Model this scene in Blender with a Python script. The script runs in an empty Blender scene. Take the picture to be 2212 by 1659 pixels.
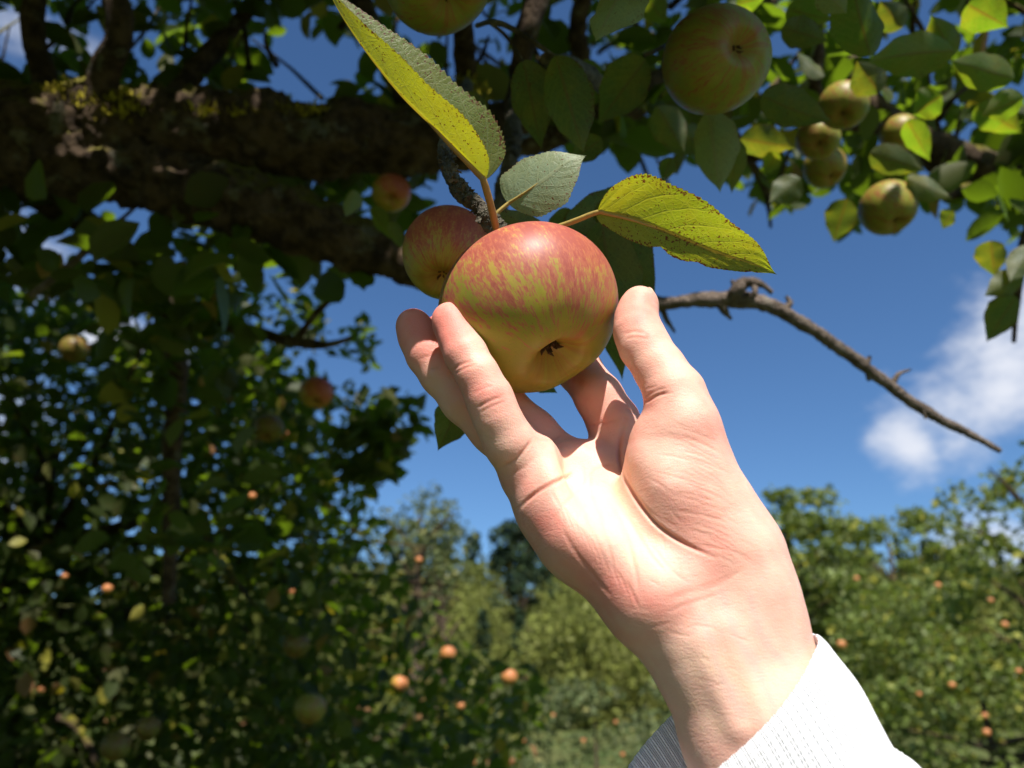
import bpy, math, random
import numpy as np
from mathutils import Vector

rng = np.random.default_rng(7)
random.seed(7)
SC = bpy.context.scene
COL = SC.collection

# ---------------------------------------------------------------- camera, world, sun, exposure
PITCH = math.radians(22)
CAM = np.array([0.0, 0.0, 1.6])
RIGHT = np.array([1.0, 0, 0])
FWD = np.array([0, math.cos(PITCH), math.sin(PITCH)])
UP = np.array([0, -math.sin(PITCH), math.cos(PITCH)])
cd = bpy.data.cameras.new('camera')
cam = bpy.data.objects.new('camera', cd); COL.objects.link(cam)
cam.location = CAM
cam.rotation_euler = (math.radians(90) + PITCH, 0, 0)
cd.sensor_width = 36; cd.lens = 27
cd.clip_start = 0.01; cd.clip_end = 3000
cd.dof.use_dof = True; cd.dof.focus_distance = 0.315; cd.dof.aperture_fstop = 9.5
SC.camera = cam

SUN_CAM = np.array([0.11, 0.95, 0.27])            # direction to the sun: right, up, towards the viewer
SUN = SUN_CAM[0]*RIGHT + SUN_CAM[1]*UP - SUN_CAM[2]*FWD
SUN = SUN/np.linalg.norm(SUN)
sl = bpy.data.lights.new('sun', 'SUN'); sl.energy = 5.0; sl.angle = math.radians(0.53); sl.color = (1.0, 0.955, 0.885)
so = bpy.data.objects.new('sun', sl); COL.objects.link(so)
so.rotation_euler = Vector(SUN).to_track_quat('Z', 'Y').to_euler()

SC.view_settings.view_transform = 'Standard'; SC.view_settings.look = 'None'
SC.view_settings.gamma = 1.0; SC.view_settings.exposure = 0.70
SC.cycles.use_denoising = True
SC.cycles.max_bounces = 6; SC.cycles.transmission_bounces = 4; SC.cycles.transparent_max_bounces = 6
SC.cycles.diffuse_bounces = 4; SC.cycles.sample_clamp_indirect = 4.0
SC.cycles.use_adaptive_sampling = True; SC.cycles.adaptive_threshold = 0.015

def to_dir(x, y):                                  # pixel of the 2212-wide photograph to a world direction
    v = (x-1106)/1659*RIGHT - (y-829.5)/1659*UP + FWD
    return v/np.linalg.norm(v)

world = bpy.data.worlds.new('World'); SC.world = world; world.use_nodes = True
nt = world.node_tree; nt.nodes.clear()
wo = nt.nodes.new('ShaderNodeOutputWorld'); bg = nt.nodes.new('ShaderNodeBackground')
sky = nt.nodes.new('ShaderNodeTexSky'); sky.sky_type = 'NISHITA'; sky.sun_disc = False
sky.sun_elevation = math.asin(SUN[2]); sky.sun_rotation = math.atan2(SUN[0], SUN[1])
sky.air_density = 1.0; sky.dust_density = 0.3; sky.ozone_density = 2.6
bg.inputs['Strength'].default_value = 0.076
tc = nt.nodes.new('ShaderNodeTexCoord')
def wmath(op, a, b=None, c=None):
    n = nt.nodes.new('ShaderNodeMath'); n.operation = op
    for i, q in enumerate((a, b, c)):
        if q is None: continue
        if isinstance(q, (int, float)): n.inputs[i].default_value = q
        else: nt.links.new(q, n.inputs[i])
    return n.outputs[0]
# fair-weather clouds: patches of fractal cloud in a few directions of the sky
wn = nt.nodes.new('ShaderNodeTexNoise'); wn.inputs['Scale'].default_value = 7; wn.inputs['Detail'].default_value = 8; wn.inputs['Roughness'].default_value = 0.62
wmap = nt.nodes.new('ShaderNodeMapping'); wmap.inputs['Scale'].default_value = (1, 1, 1.7)
nt.links.new(tc.outputs['Generated'], wmap.inputs['Vector']); nt.links.new(wmap.outputs[0], wn.inputs['Vector'])
dens = None
for (x, y, rad, amp) in [(2175, 790, 0.08, 1.35), (2060, 880, 0.065, 1.05), (1950, 940, 0.055, 0.98), (1910, 815, 0.022, .42), (2260, 720, 0.09, 1.35), (2140, 1225, 0.07, 1.1),
                    (2230, 1260, 0.09, 1.1), (230, 705, 0.05, 1.2), (60, 70, 0.05, .8), (160, 90, 0.04, .8), (330, 760, 0.05, 1.0), (-300, 900, 0.25, 1.0)]:
    d = to_dir(x, y)
    dn = nt.nodes.new('ShaderNodeVectorMath'); dn.operation = 'DISTANCE'
    nt.links.new(tc.outputs['Generated'], dn.inputs[0]); dn.inputs[1].default_value = tuple(d)
    q = wmath('DIVIDE', dn.outputs['Value'], rad)
    q = wmath('MULTIPLY', wmath('POWER', 2.718, wmath('MULTIPLY', wmath('MULTIPLY', q, q), -1.0)), amp)
    dens = q if dens is None else wmath('MAXIMUM', dens, q)
mask = wmath('ADD', dens, wmath('MULTIPLY', wmath('SUBTRACT', wn.outputs['Fac'], 0.5), 2.4))
mr = nt.nodes.new('ShaderNodeMapRange'); mr.interpolation_type = 'SMOOTHSTEP'
mr.inputs['From Min'].default_value = 0.34; mr.inputs['From Max'].default_value = 1.4
nt.links.new(mask, mr.inputs['Value'])
mx = nt.nodes.new('ShaderNodeMix'); mx.data_type = 'RGBA'
nt.links.new(wmath('MULTIPLY', mr.outputs[0], wmath('GREATER_THAN', dens, 0.02)), mx.inputs['Factor'])
tint = nt.nodes.new('ShaderNodeMix'); tint.data_type = 'RGBA'; tint.blend_type = 'MULTIPLY'; tint.inputs['Factor'].default_value = 1
nt.links.new(sky.outputs[0], tint.inputs['A']); tint.inputs['B'].default_value = (0.57, 0.79, 1.0, 1)
nt.links.new(tint.outputs['Result'], mx.inputs['A']); mx.inputs['B'].default_value = (6.6, 6.9, 7.7, 1)
nt.links.new(mx.outputs['Result'], bg.inputs['Color']); nt.links.new(bg.outputs[0], wo.inputs[0])

# ---------------------------------------------------------------- helpers
def H(x, y, d):                                    # photo pixel (2212 wide) + depth in metres -> viewer-frame metres
    return np.array([(x-1106)/1659*d, -(y-829.5)/1659*d, d])
def c2w(p):
    p = np.asarray(p, dtype=float)
    return CAM + p[..., 0:1]*RIGHT + p[..., 1:2]*UP + p[..., 2:3]*FWD
def W(x, y, d): return c2w(H(x, y, d))
def w2px(p):
    q = np.asarray(p) - CAM
    z = q@FWD
    return np.stack([1106 + (q@RIGHT)/z*1659, 829.5 - (q@UP)/z*1659, z], -1)

def mesh(name, V, F, mat=None, parent=None, smooth=True, attrs=None, uv=None, cols=None):
    V = np.asarray(V, dtype=np.float32); me = bpy.data.meshes.new(name)
    F = np.asarray(F, dtype=np.int32)
    n, k = F.shape
    me.vertices.add(len(V)); me.vertices.foreach_set('co', V.ravel())
    me.loops.add(n*k); me.loops.foreach_set('vertex_index', F.ravel())
    me.polygons.add(n); me.polygons.foreach_set('loop_start', np.arange(0, n*k, k, dtype=np.int32))
    try: me.polygons.foreach_set('loop_total', np.full(n, k, dtype=np.int32))
    except Exception: pass
    me.update(calc_edges=True)
    me.polygons.foreach_set('use_smooth', np.full(n, smooth))
    for a, val in (attrs or {}).items():
        at = me.attributes.new(a, 'FLOAT', 'POINT'); at.data.foreach_set('value', np.asarray(val, dtype=np.float32))
    if uv is not None:
        l = me.uv_layers.new(name='UVMap'); l.data.foreach_set('uv', np.asarray(uv, dtype=np.float32)[F.ravel()].ravel())
    me.validate()
    ob = bpy.data.objects.new(name, me); COL.objects.link(ob)
    if mat: me.materials.append(mat)
    if parent is not None: ob.parent = parent
    return ob

def tag(o, label=None, cat=None, group=None, kind=None):
    if label: o['label'] = label
    if cat: o['category'] = cat
    if group: o['group'] = group
    if kind: o['kind'] = kind
    return o
def thing(name, label, cat, loc, group=None):
    o = bpy.data.objects.new(name, None); COL.objects.link(o); o.location = tuple(loc)
    return tag(o, label, cat, group)
def local(V, root): return np.asarray(V) - np.array(root.location)

def vnoise(P, s, seed=0):                          # cheap smooth pseudo-noise in -1..1
    P = np.asarray(P)*s; o = 0; r = np.random.default_rng(seed)
    for i in range(5):
        k = r.normal(size=3)*(1+i*.55); ph = r.uniform(0, 6.28)
        k2 = r.normal(size=3)*(1+i*.55)
        o = o + np.sin(P@k + ph + 1.3*np.sin(P@k2 + ph*2))/(1+i*.4)
    return o/2.6

def catmull(P, n):
    P = np.asarray(P, dtype=float); Q = np.vstack([2*P[0]-P[1], P, 2*P[-1]-P[-2]])
    out = []
    for i in range(1, len(Q)-2):
        p0, p1, p2, p3 = Q[i-1:i+3]
        for t in np.linspace(0, 1, n, endpoint=False):
            out.append(.5*((2*p1)+(-p0+p2)*t+(2*p0-5*p1+4*p2-p3)*t*t+(-p0+3*p1-3*p2+p3)*t**3))
    out.append(Q[-2]); return np.array(out)

class Geo:
    def __init__(s): s.V = []; s.F = []; s.n = 0; s.A = []
    def add(s, V, F, a=0.0):
        s.V.append(np.asarray(V, float)); s.F.append(np.asarray(F, int)+s.n); s.n += len(V)
        s.A.append(np.full(len(V), a) if np.isscalar(a) else np.asarray(a))
    def tube(s, pts, rad, sides=8, n=5, rough=0.0, fs=30, seed=0, a=0.0):
        """tube along world points, radii in metres, with bark lumps"""
        PR = catmull(np.hstack([np.asarray(pts, float), np.asarray(rad, float)[:, None]]), n)
        P = PR[:, :3]; R = np.maximum(PR[:, 3], 1e-4)
        T = np.gradient(P, axis=0); T /= np.linalg.norm(T, axis=1)[:, None]+1e-12
        ref = np.array([0.13, 0.21, 0.97]);
        if abs(T[0]@ref) > .9: ref = np.array([.97, .1, .1])
        N = np.cross(T, ref); N /= np.linalg.norm(N, axis=1)[:, None]+1e-12; B = np.cross(T, N)
        th = np.linspace(0, 2*np.pi, sides, endpoint=False)
        ring = np.cos(th)[None, :, None]*N[:, None, :] + np.sin(th)[None, :, None]*B[:, None, :]
        V = P[:, None, :] + ring*R[:, None, None]
        if rough:
            f_ = lambda k, sd: vnoise(V.reshape(-1, 3), fs*k, sd).reshape(V.shape[:2])
            q = f_(1, seed) + .5*f_(2.7, seed+1) + .35*np.abs(f_(6.5, seed+2)) + .2*f_(14, seed+3)
            V = P[:, None, :] + ring*(R[:, None]*(1+rough*q))[:, :, None]
        m = len(P); V = V.reshape(-1, 3)
        i = np.arange(m-1)[:, None]*sides; j = np.arange(sides)[None, :]; j2 = (j+1) % sides
        F = np.stack([i+j, i+j2, i+sides+j2, i+sides+j], -1).reshape(-1, 4)
        V = np.vstack([V, P[0], P[-1]]); c0, c1 = len(V)-2, len(V)-1
        jj = np.arange(sides); e0 = np.stack([jj, (jj+1) % sides, np.full(sides, c0), np.full(sides, c0)], -1)
        e1 = np.stack([(m-1)*sides+jj, np.full(sides, c1), np.full(sides, c1), (m-1)*sides+(jj+1) % sides], -1)
        # caps as quads folded to a point: keep them as tiny separate verts so no degenerate face is needed
        V2 = np.vstack([V, P[0]-T[0]*R[0]*.3, P[-1]+T[-1]*R[-1]*.3])
        e0[:, 3] = len(V2)-2; e1[:, 2] = len(V2)-1
        s.add(V2, np.vstack([F, e0, e1]), a)
    def obj(s, name, mat, parent=None, smooth=True, loc=None, attr='rnd'):
        V = np.vstack(s.V)
        if parent is not None and parent.type == 'EMPTY': V = V - np.array(parent.location)
        return mesh(name, V, np.vstack(s.F), mat, parent, smooth, {attr: np.concatenate(s.A)})

# ---------------------------------------------------------------- materials
class Mat:
    def __init__(s, name):
        s.m = bpy.data.materials.new(name); s.m.use_nodes = True; s.t = s.m.node_tree; s.t.nodes.clear()
        s.out = s.t.nodes.new('ShaderNodeOutputMaterial')
    def n(s, typ, **kw):
        x = s.t.nodes.new('ShaderNode'+typ)
        for k, v in kw.items():
            if k.startswith('i_'): s.set(x.inputs[k[2:].replace('_', ' ')], v)
            else: setattr(x, k, v)
        return x
    def set(s, sock, v):
        if hasattr(v, 'is_output'): s.t.links.new(v, sock)
        elif isinstance(v, (tuple, list)) and sock.type == 'RGBA' and len(v) == 3: sock.default_value = (*v, 1)
        else: sock.default_value = v
    def math(s, op, a, b=None, clamp=False):
        x = s.n('Math', operation=op, use_clamp=clamp); s.set(x.inputs[0], a)
        if b is not None: s.set(x.inputs[1], b)
        return x.outputs[0]
    def mix(s, f, a, b, blend='MIX'):
        x = s.n('Mix', data_type='RGBA', blend_type=blend)
        s.set(x.inputs['Factor'], f); s.set(x.inputs['A'], a); s.set(x.inputs['B'], b); return x.outputs['Result']
    def ramp(s, v, lo, hi, smooth=True):
        x = s.n('MapRange', interpolation_type='SMOOTHSTEP' if smooth else 'LINEAR')
        s.set(x.inputs['Value'], v); s.set(x.inputs['From Min'], lo); s.set(x.inputs['From Max'], hi); return x.outputs[0]
    def noise(s, vec, scale, detail=3, rough=.5, dist=0):
        x = s.n('TexNoise'); s.set(x.inputs['Scale'], scale); s.set(x.inputs['Detail'], detail); s.set(x.inputs['Roughness'], rough); s.set(x.inputs['Distortion'], dist)
        if vec is not None: s.set(x.inputs['Vector'], vec)
        return x.outputs['Fac']
    def voro(s, vec, scale, feature='DISTANCE_TO_EDGE', rnd=1.0):
        x = s.n('TexVoronoi', feature=feature); s.set(x.inputs['Scale'], scale); s.set(x.inputs['Randomness'], rnd)
        if vec is not None: s.set(x.inputs['Vector'], vec)
        return x.outputs['Distance']
    def attr(s, name): return s.n('Attribute', attribute_name=name).outputs['Fac']
    def coord(s, which='Object'): return s.n('TexCoord').outputs[which]
    def scale(s, vec, sc):
        x = s.n('Mapping'); s.set(x.inputs['Vector'], vec); x.inputs['Scale'].default_value = sc; return x.outputs[0]
    def bump(s, h, strength, dist, prev=None):
        x = s.n('Bump'); s.set(x.inputs['Height'], h); x.inputs['Strength'].default_value = strength; x.inputs['Distance'].default_value = dist
        if prev is not None: s.t.links.new(prev, x.inputs['Normal'])
        return x.outputs[0]
    def pbr(s, **kw):
        x = s.n('BsdfPrincipled')
        for k, v in kw.items(): s.set(x.inputs[k.replace('_', ' ')], v)
        return x.outputs[0]
    def done(s, sh): s.t.links.new(sh, s.out.inputs['Surface']); return s.m

def leaf_mat(name, top, under, trans, yellow=(0.30, 0.26, 0.03), tfac=.42, rough=.5, spec=.25, brown=0.0):
    """bulk foliage: two-sided leaf with light passing through it; the per-leaf value rnd varies the colour"""
    m = Mat(name); r = m.attr('rnd'); g = m.n('NewGeometry').outputs['Backfacing']
    v = m.math('MULTIPLY_ADD', r, 0.9); m.t.nodes[-1].inputs[2].default_value = 0.55
    base = m.mix(g, top, under)
    ylw = m.ramp(r, .86, .99)
    base = m.mix(m.math('MULTIPLY', ylw, .7), base, yellow); base = m.mix(m.math('MULTIPLY', m.ramp(r, .965, .97), brown), base, (.20, .10, .05))
    base = m.mix(1.0, base, m.n('CombineColor', i_Red=v, i_Green=v, i_Blue=v).outputs[0], 'MULTIPLY')
    nz = m.noise(m.coord(), 60, 2)
    base = m.mix(m.math('MULTIPLY', m.ramp(nz, .62, .74), .5), base, (.10, .05, .02))
    p = m.pbr(Base_Color=base, Roughness=rough, Specular_IOR_Level=spec)
    tc = m.mix(ylw, trans, (.45, .38, .02))
    tr = m.n('BsdfTranslucent', i_Color=tc)
    ms = m.n('MixShader'); ms.inputs[0].default_value = tfac
    m.t.links.new(p, ms.inputs[1]); m.t.links.new(tr.outputs[0], ms.inputs[2])
    return m.done(ms.outputs[0])

M = {}
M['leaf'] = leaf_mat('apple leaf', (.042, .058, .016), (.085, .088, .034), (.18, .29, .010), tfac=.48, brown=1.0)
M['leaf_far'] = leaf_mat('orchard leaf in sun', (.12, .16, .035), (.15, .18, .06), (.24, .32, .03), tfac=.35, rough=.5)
M['leaf_wood'] = leaf_mat('woodland leaf', (.16, .18, .035), (.17, .18, .05), (.24, .25, .04), yellow=(.2, .17, .04), tfac=.3, rough=.7, spec=.2)
M['leaf_conifer'] = leaf_mat('dark conifer', (.025, .05, .02), (.03, .05, .025), (.04, .07, .02), yellow=(.04, .06, .02), tfac=.15, rough=.7, spec=.2)
M['leaf_grey'] = leaf_mat('silvery leaf', (.10, .13, .045), (.13, .155, .07), (.14, .18, .04), yellow=(.25, .22, .08), tfac=.3, rough=.6)

def hero_leaf_mat(name, top, under, trans, vein, spots, edge=(.16, .05, .02), tfac=.5):
    m = Mat(name)
    sep = m.n('SeparateXYZ'); m.set(sep.inputs[0], m.n('UVMap').outputs[0]); u, v = sep.outputs[0], sep.outputs[1]
    av = m.math('ABSOLUTE', m.math('SUBTRACT', v, .5))                       # 0 at the midrib, .5 at the edge
    wob = m.noise(m.coord(), 90, 2)
    mid = m.ramp(av, .045, .015)
    ph = m.math('FRACT', m.math('MULTIPLY', m.math('ADD', m.math('SUBTRACT', u, m.math('MULTIPLY', m.math('POWER', av, 1.25), .75)), m.math('MULTIPLY', wob, .05)), 8.0))
    side = m.math('MULTIPLY', m.ramp(m.math('ABSOLUTE', m.math('SUBTRACT', ph, .5)), .07, .02), m.ramp(av, .5, .36))
    oc = m.coord()
    net = m.ramp(m.voro(oc, 620), .11, .02)
    net2 = m.ramp(m.voro(oc, 260), .07, .015)
    veins = m.math('MAXIMUM', m.math('MAXIMUM', mid, m.math('MULTIPLY', side, .75)), m.math('MAXIMUM', m.math('MULTIPLY', net, .33), m.math('MULTIPLY', net2, .5)))
    g = m.n('NewGeometry').outputs['Backfacing']
    blot = m.noise(oc, 45, 4, .6)
    base = m.mix(g, top, under)
    base = m.mix(m.math('MULTIPLY', m.ramp(blot, .35, .7), .35), base, (.22, .20, .03))
    base = m.mix(m.math('MULTIPLY', veins, .55), base, vein)
    sp = m.noise(oc, 800, 3, .65)
    big = m.noise(oc, 32, 2)
    bias = m.math('ADD', m.math('MULTIPLY', m.ramp(big, .4, .75), .12*spots), m.math('MULTIPLY', m.ramp(av, .34, .5), .12*spots))
    spot = m.ramp(m.math('ADD', sp, bias), .645, .685)
    tc = m.mix(m.math('MULTIPLY', m.ramp(blot, .4, .7), .5), trans, (.50, .36, .01))
    tc = m.mix(m.math('MULTIPLY', m.math('SUBTRACT', veins, mid, True), .5), tc, (.62, .60, .06))
    tc = m.mix(m.math('MULTIPLY', mid, .8), tc, (.35, .20, .02))
    base = m.mix(spot, base, edge); tc = m.mix(spot, tc, (.14, .03, .01))
    eb = m.math('MULTIPLY', m.ramp(av, .49, .5), m.ramp(m.noise(oc, 140, 2), .4, .6))
    base = m.mix(eb, base, edge); tc = m.mix(eb, tc, (.30, .07, .01))
    nrm = m.bump(m.math('ADD', m.math('MULTIPLY', veins, -1.0), m.math('MULTIPLY', m.noise(oc, 700, 2), .6)), .30, .0005)
    p = m.pbr(Base_Color=base, Roughness=.48, Normal=nrm, Specular_IOR_Level=.45)
    tr = m.n('BsdfTranslucent'); m.set(tr.inputs[0], tc); m.t.links.new(nrm, tr.inputs['Normal'])
    ms = m.n('MixShader'); ms.inputs[0].default_value = tfac
    m.t.links.new(p, ms.inputs[1]); m.t.links.new(tr.outputs[0], ms.inputs[2])
    return m.done(ms.outputs[0])
M['hero_yellow'] = hero_leaf_mat('yellowing leaf', (.16, .20, .05), (.17, .20, .06), (.42, .50, .010), (.34, .33, .08), 1.0, tfac=.62)
M['hero_pale'] = hero_leaf_mat('pale downy leaf', (.30, .36, .24), (.24, .30, .19), (.30, .36, .03), (.34, .38, .22), .35, tfac=.32)
M['hero_fold'] = hero_leaf_mat('folded downy leaf', (.19, .25, .15), (.16, .20, .05), (.62, .62, .008), (.33, .36, .18), .5, tfac=.45)
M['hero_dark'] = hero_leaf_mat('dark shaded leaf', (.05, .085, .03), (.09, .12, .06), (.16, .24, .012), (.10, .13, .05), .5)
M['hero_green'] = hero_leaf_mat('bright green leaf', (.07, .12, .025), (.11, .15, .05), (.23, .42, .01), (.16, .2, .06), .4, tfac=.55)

def bark_mat(name, a, b, moss=0.0, lich=(.30, .31, .24), lf=.35):
    m = Mat(name); oc = m.coord()
    n1 = m.noise(oc, 40, 6, .65); n2 = m.noise(oc, 160, 4, .6)
    c = m.mix(m.ramp(n1, .35, .65), a, b)
    c = m.mix(m.math('MULTIPLY', m.ramp(m.noise(oc, 22, 5, .7), .56, .68), lf), c, lich)
    if moss:
        z = m.n('SeparateXYZ'); m.set(z.inputs[0], m.n('NewGeometry').outputs['Normal'])
        f = m.math('MULTIPLY', m.ramp(z.outputs[2], .1, .7), m.ramp(m.noise(oc, 7, 5, .6), .42, .55))
        c = m.mix(m.math('MULTIPLY', f, moss), c, m.mix(n2, (.10, .09, .01), (.22, .20, .02)))
    h = m.math('ADD', n1, m.math('MULTIPLY', n2, .4))
    return m.done(m.pbr(Base_Color=c, Roughness=.9, Normal=m.bump(h, .9, .012), Specular_IOR_Level=.2))
M['bark'] = bark_mat('mossy apple bark', (.035, .022, .014), (.12, .080, .050), 1.0)
M['bark_dry'] = bark_mat('dead grey bark', (.10, .075, .06), (.22, .17, .14), 0)
M['twig'] = bark_mat('lichened twig bark', (.055, .045, .035), (.17, .15, .11), 0, (.26, .27, .20), .6)
def simple(name, col, rough=.7, bump=0, bs=200):
    m = Mat(name); c = m.mix(m.noise(m.coord(), bs, 3), tuple(k*.75 for k in col), tuple(min(1, k*1.25) for k in col))
    kw = dict(Base_Color=c, Roughness=rough)
    if bump: kw['Normal'] = m.bump(m.noise(m.coord(), bs*2, 3), bump, .001)
    return m.done(m.pbr(**kw))
M['petiole'] = simple('petiole', (.36, .26, .07), .5, .3)
M['petiole_red'] = simple('orange petiole', (.33, .19, .05), .5, .3)
M['calyx'] = simple('dried calyx', (.06, .03, .015), .9, .6, 400)
def moss_mat():
    m = Mat('moss'); n = m.noise(m.coord(), 120, 4)
    c = m.mix(m.ramp(n, .35, .65), (.16, .12, .02), (.38, .33, .03))
    return m.done(m.pbr(Base_Color=c, Roughness=.95, Specular_IOR_Level=.1))
M['moss'] = moss_mat()

def apple_mat(name, redness, green=(.26, .245, .028), red=(.42, .085, .075), orange=(.54, .27, .09)):
    """striped skin in the fruit's own frame: local +Z is the calyx end"""
    m = Mat(name); oc = m.coord()
    nrm_ = m.n('VectorMath', operation='NORMALIZE'); m.set(nrm_.inputs[0], oc); d = nrm_.outputs[0]
    sep = m.n('SeparateXYZ'); m.set(sep.inputs[0], d); z = sep.outputs[2]
    rr = m.math('SQRT', m.math('ADD', m.math('MULTIPLY', sep.outputs[0], sep.outputs[0]), m.math('MULTIPLY', sep.outputs[1], sep.outputs[1])))
    rr = m.math('MAXIMUM', rr, .02)
    lon = m.n('CombineXYZ'); m.set(lon.inputs[0], m.math('DIVIDE', sep.outputs[0], rr)); m.set(lon.inputs[1], m.math('DIVIDE', sep.outputs[1], rr)); m.set(lon.inputs[2], m.math('MULTIPLY', z, .34))
    L = lon.outputs[0]
    s1 = m.noise(L, 5.5, 6, .66, .25); s2 = m.noise(L, 20, 5, .65, .15); s3 = m.noise(L, 55, 4, .6, .1)
    sun = m.attr('blush')                                                   # how red that side of the fruit has ripened
    streak = m.math('ADD', m.math('MULTIPLY', s1, .30), m.math('ADD', m.math('MULTIPLY', s2, .38), m.math('MULTIPLY', s3, .32)))
    lift = m.math('MULTIPLY', m.math('SUBTRACT', sun, .47), .20*redness)
    v = m.math('ADD', streak, lift)
    blotch = m.noise(d, 3.0, 4, .6)
    base = m.mix(m.ramp(blotch, .35, .7), green, tuple(k*q for k, q in zip(green, (1.3, 1.12, 1.0))))
    base = m.mix(m.math('MULTIPLY', m.ramp(m.math('ADD', sun, m.math('MULTIPLY', m.math('SUBTRACT', s1, .5), .7)), .42, .95), .70*min(1, redness)), base, orange)
    base = m.mix(m.math('MULTIPLY', m.ramp(v, .49, .55), .78), base, red)
    base = m.mix(m.math('MULTIPLY', m.ramp(v, .555, .63), .65), base, tuple(k*.72 for k in red))
    dots = m.ramp(m.voro(d, 26, 'F1'), .10, .04)                            # lenticels
    base = m.mix(m.math('MULTIPLY', dots, .28), base, (.5, .40, .16))
    spk = m.ramp(m.noise(d, 60, 3, .6), .64, .70)
    base = m.mix(m.math('MULTIPLY', spk, m.math('MULTIPLY', m.ramp(z, .0, .6), .7)), base, (.10, .05, .02))
    rus = m.math('MULTIPLY', m.ramp(z, .80, .97), m.ramp(m.noise(L, 5, 4, .6), .35, .6))
    base = m.mix(m.math('MULTIPLY', rus, .55), base, (.30, .10, .03))
    h = m.math('ADD', m.math('MULTIPLY', m.noise(L, 6, 3), .5), m.math('MULTIPLY', m.noise(d, 120, 3), .05))
    nr = m.bump(h, .25, .0015)
    return m.done(m.pbr(Base_Color=base, Roughness=m.math('MULTIPLY_ADD', streak, .25) if False else .47, Normal=nr, Specular_IOR_Level=.36,
                        Subsurface_Weight=.12, Subsurface_Radius=(.006, .003, .001), Subsurface_Scale=.6))
M['apple'] = apple_mat('ripe striped apple skin', 1.0)
M['apple_green'] = apple_mat('green apple skin', .16, (.20, .23, .028), (.30, .08, .04), (.27, .23, .045))
M['apple_red'] = apple_mat('blushed apple skin', .85, (.34, .29, .04), (.45, .07, .05), (.55, .22, .08))
M['apple_dim'] = apple_mat('shade-darkened apple skin', .2, (.13, .145, .02), (.2, .06, .03), (.2, .16, .04))  # shade of the low apples put into a darker, greener skin
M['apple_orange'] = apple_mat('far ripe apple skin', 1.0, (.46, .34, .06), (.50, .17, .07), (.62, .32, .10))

def skin_mat():
    m = Mat('skin'); oc = m.coord(); red = m.attr('red'); cr = m.attr('crease'); nail = m.attr('nail')
    n = m.noise(oc, 55, 4, .55)
    c = m.mix(m.ramp(n, .3, .7), (.765, .432, .335), (.825, .508, .40))
    mott = m.noise(oc, 110, 3, .6)
    c = m.mix(m.math('MULTIPLY', red, m.math('ADD', .65, m.math('MULTIPLY', mott, .5)), True), c, (.78, .25, .20))
    c = m.mix(m.math('MULTIPLY', m.math('SUBTRACT', 0.0, red, True), 1.0), c, (.86, .66, .42))
    vein = m.attr('vein'); c = m.mix(m.math('MULTIPLY', vein, .32), c, (.40, .33, .31))
    c = m.mix(m.math('MULTIPLY', cr, .6), c, (.52, .18, .12))
    c = m.mix(nail, c, (.62, .42, .32))
    # fine lines of the skin: stretched ridges plus pores
    st = m.noise(m.scale(oc, (1, 1, 2.6)), 520, 4, .6, .6)
    vo = m.voro(m.scale(oc, (1.6, 1, 1)), 900)
    long = m.noise(m.scale(oc, (1.0, .6, 3.6)), 150, 5, .62, 1.2)
    nr = m.bump(m.math('ADD', m.math('MULTIPLY', long, .55), m.math('ADD', m.math('MULTIPLY', st, .5), m.math('MULTIPLY', m.math('ADD', vo, m.math('MULTIPLY', m.ramp(m.voro(m.scale(m.n('VectorMath', operation='ADD', i_Vector=oc).outputs[0] if False else oc, (1.5, .7, 1.2)), 330), 0, .09), .22)), .38))), .42, .0006)
    return m.done(m.pbr(Base_Color=c, Roughness=.52, Specular_IOR_Level=.32, Normal=nr, Subsurface_Weight=.35, Subsurface_Radius=(1.0, .32, .16), Subsurface_Scale=.0045))
M['skin'] = skin_mat()
def knit_mat():
    m = Mat('white ribbed knit')
    sep = m.n('SeparateXYZ'); m.set(sep.inputs[0], m.n('UVMap').outputs[0])
    rib = m.math('SINE', m.math('MULTIPLY', sep.outputs[0], 2*math.pi*250))
    st = m.math('SINE', m.math('MULTIPLY', sep.outputs[1], 2*math.pi*150))
    h = m.math('ADD', m.math('MULTIPLY', rib, .8), m.math('MULTIPLY', st, .25))
    c = m.mix(m.ramp(rib, -1, -.2), (.79, .75, .84), (.89, .88, .89))
    return m.done(m.pbr(Base_Color=c, Roughness=.9, Specular_IOR_Level=.15, Normal=m.bump(h, .7, .0006), Sheen_Weight=.2))
M['knit'] = knit_mat()
def ground_mat(name, a, b, s=.6):
    m = Mat(name); n = m.noise(m.coord(), s, 6, .6)
    c = m.mix(m.ramp(n, .35, .65), a, b)
    return m.done(m.pbr(Base_Color=c, Roughness=.95, Normal=m.bump(m.noise(m.coord(), 20, 4), .6, .05), Specular_IOR_Level=.1))
M['grass'] = ground_mat('meadow', (.05, .08, .02), (.12, .12, .04))

# ---------------------------------------------------------------- the setting: meadow and hill
gx = np.linspace(-420, 420, 140); gy = np.concatenate([np.linspace(-60, 60, 30), np.linspace(64, 700, 110)])
GX, GY = np.meshgrid(gx, gy, indexing='ij')
def ground_z(x, y):
    r = np.clip((y-45)/110, 0, 1); r = r*r*(3-2*r)
    z = r*(15.5 + 2.0*np.sin(x*.02+1) + 1.0*np.sin(x*.06))
    z = z + .12*np.sin(x*.4)*np.cos(y*.33)*np.clip((np.abs(y)+np.abs(x)-4)/10, 0, 1)
    return z
GZ = ground_z(GX, GY)
nx_, ny_ = GX.shape
idx = np.arange(nx_*ny_).reshape(nx_, ny_)
F = np.stack([idx[:-1, :-1], idx[1:, :-1], idx[1:, 1:], idx[:-1, 1:]], -1).reshape(-1, 4)
g = mesh('ground', np.stack([GX, GY, GZ], -1).reshape(-1, 3), F, M['grass']); tag(g, kind='structure')

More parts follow.
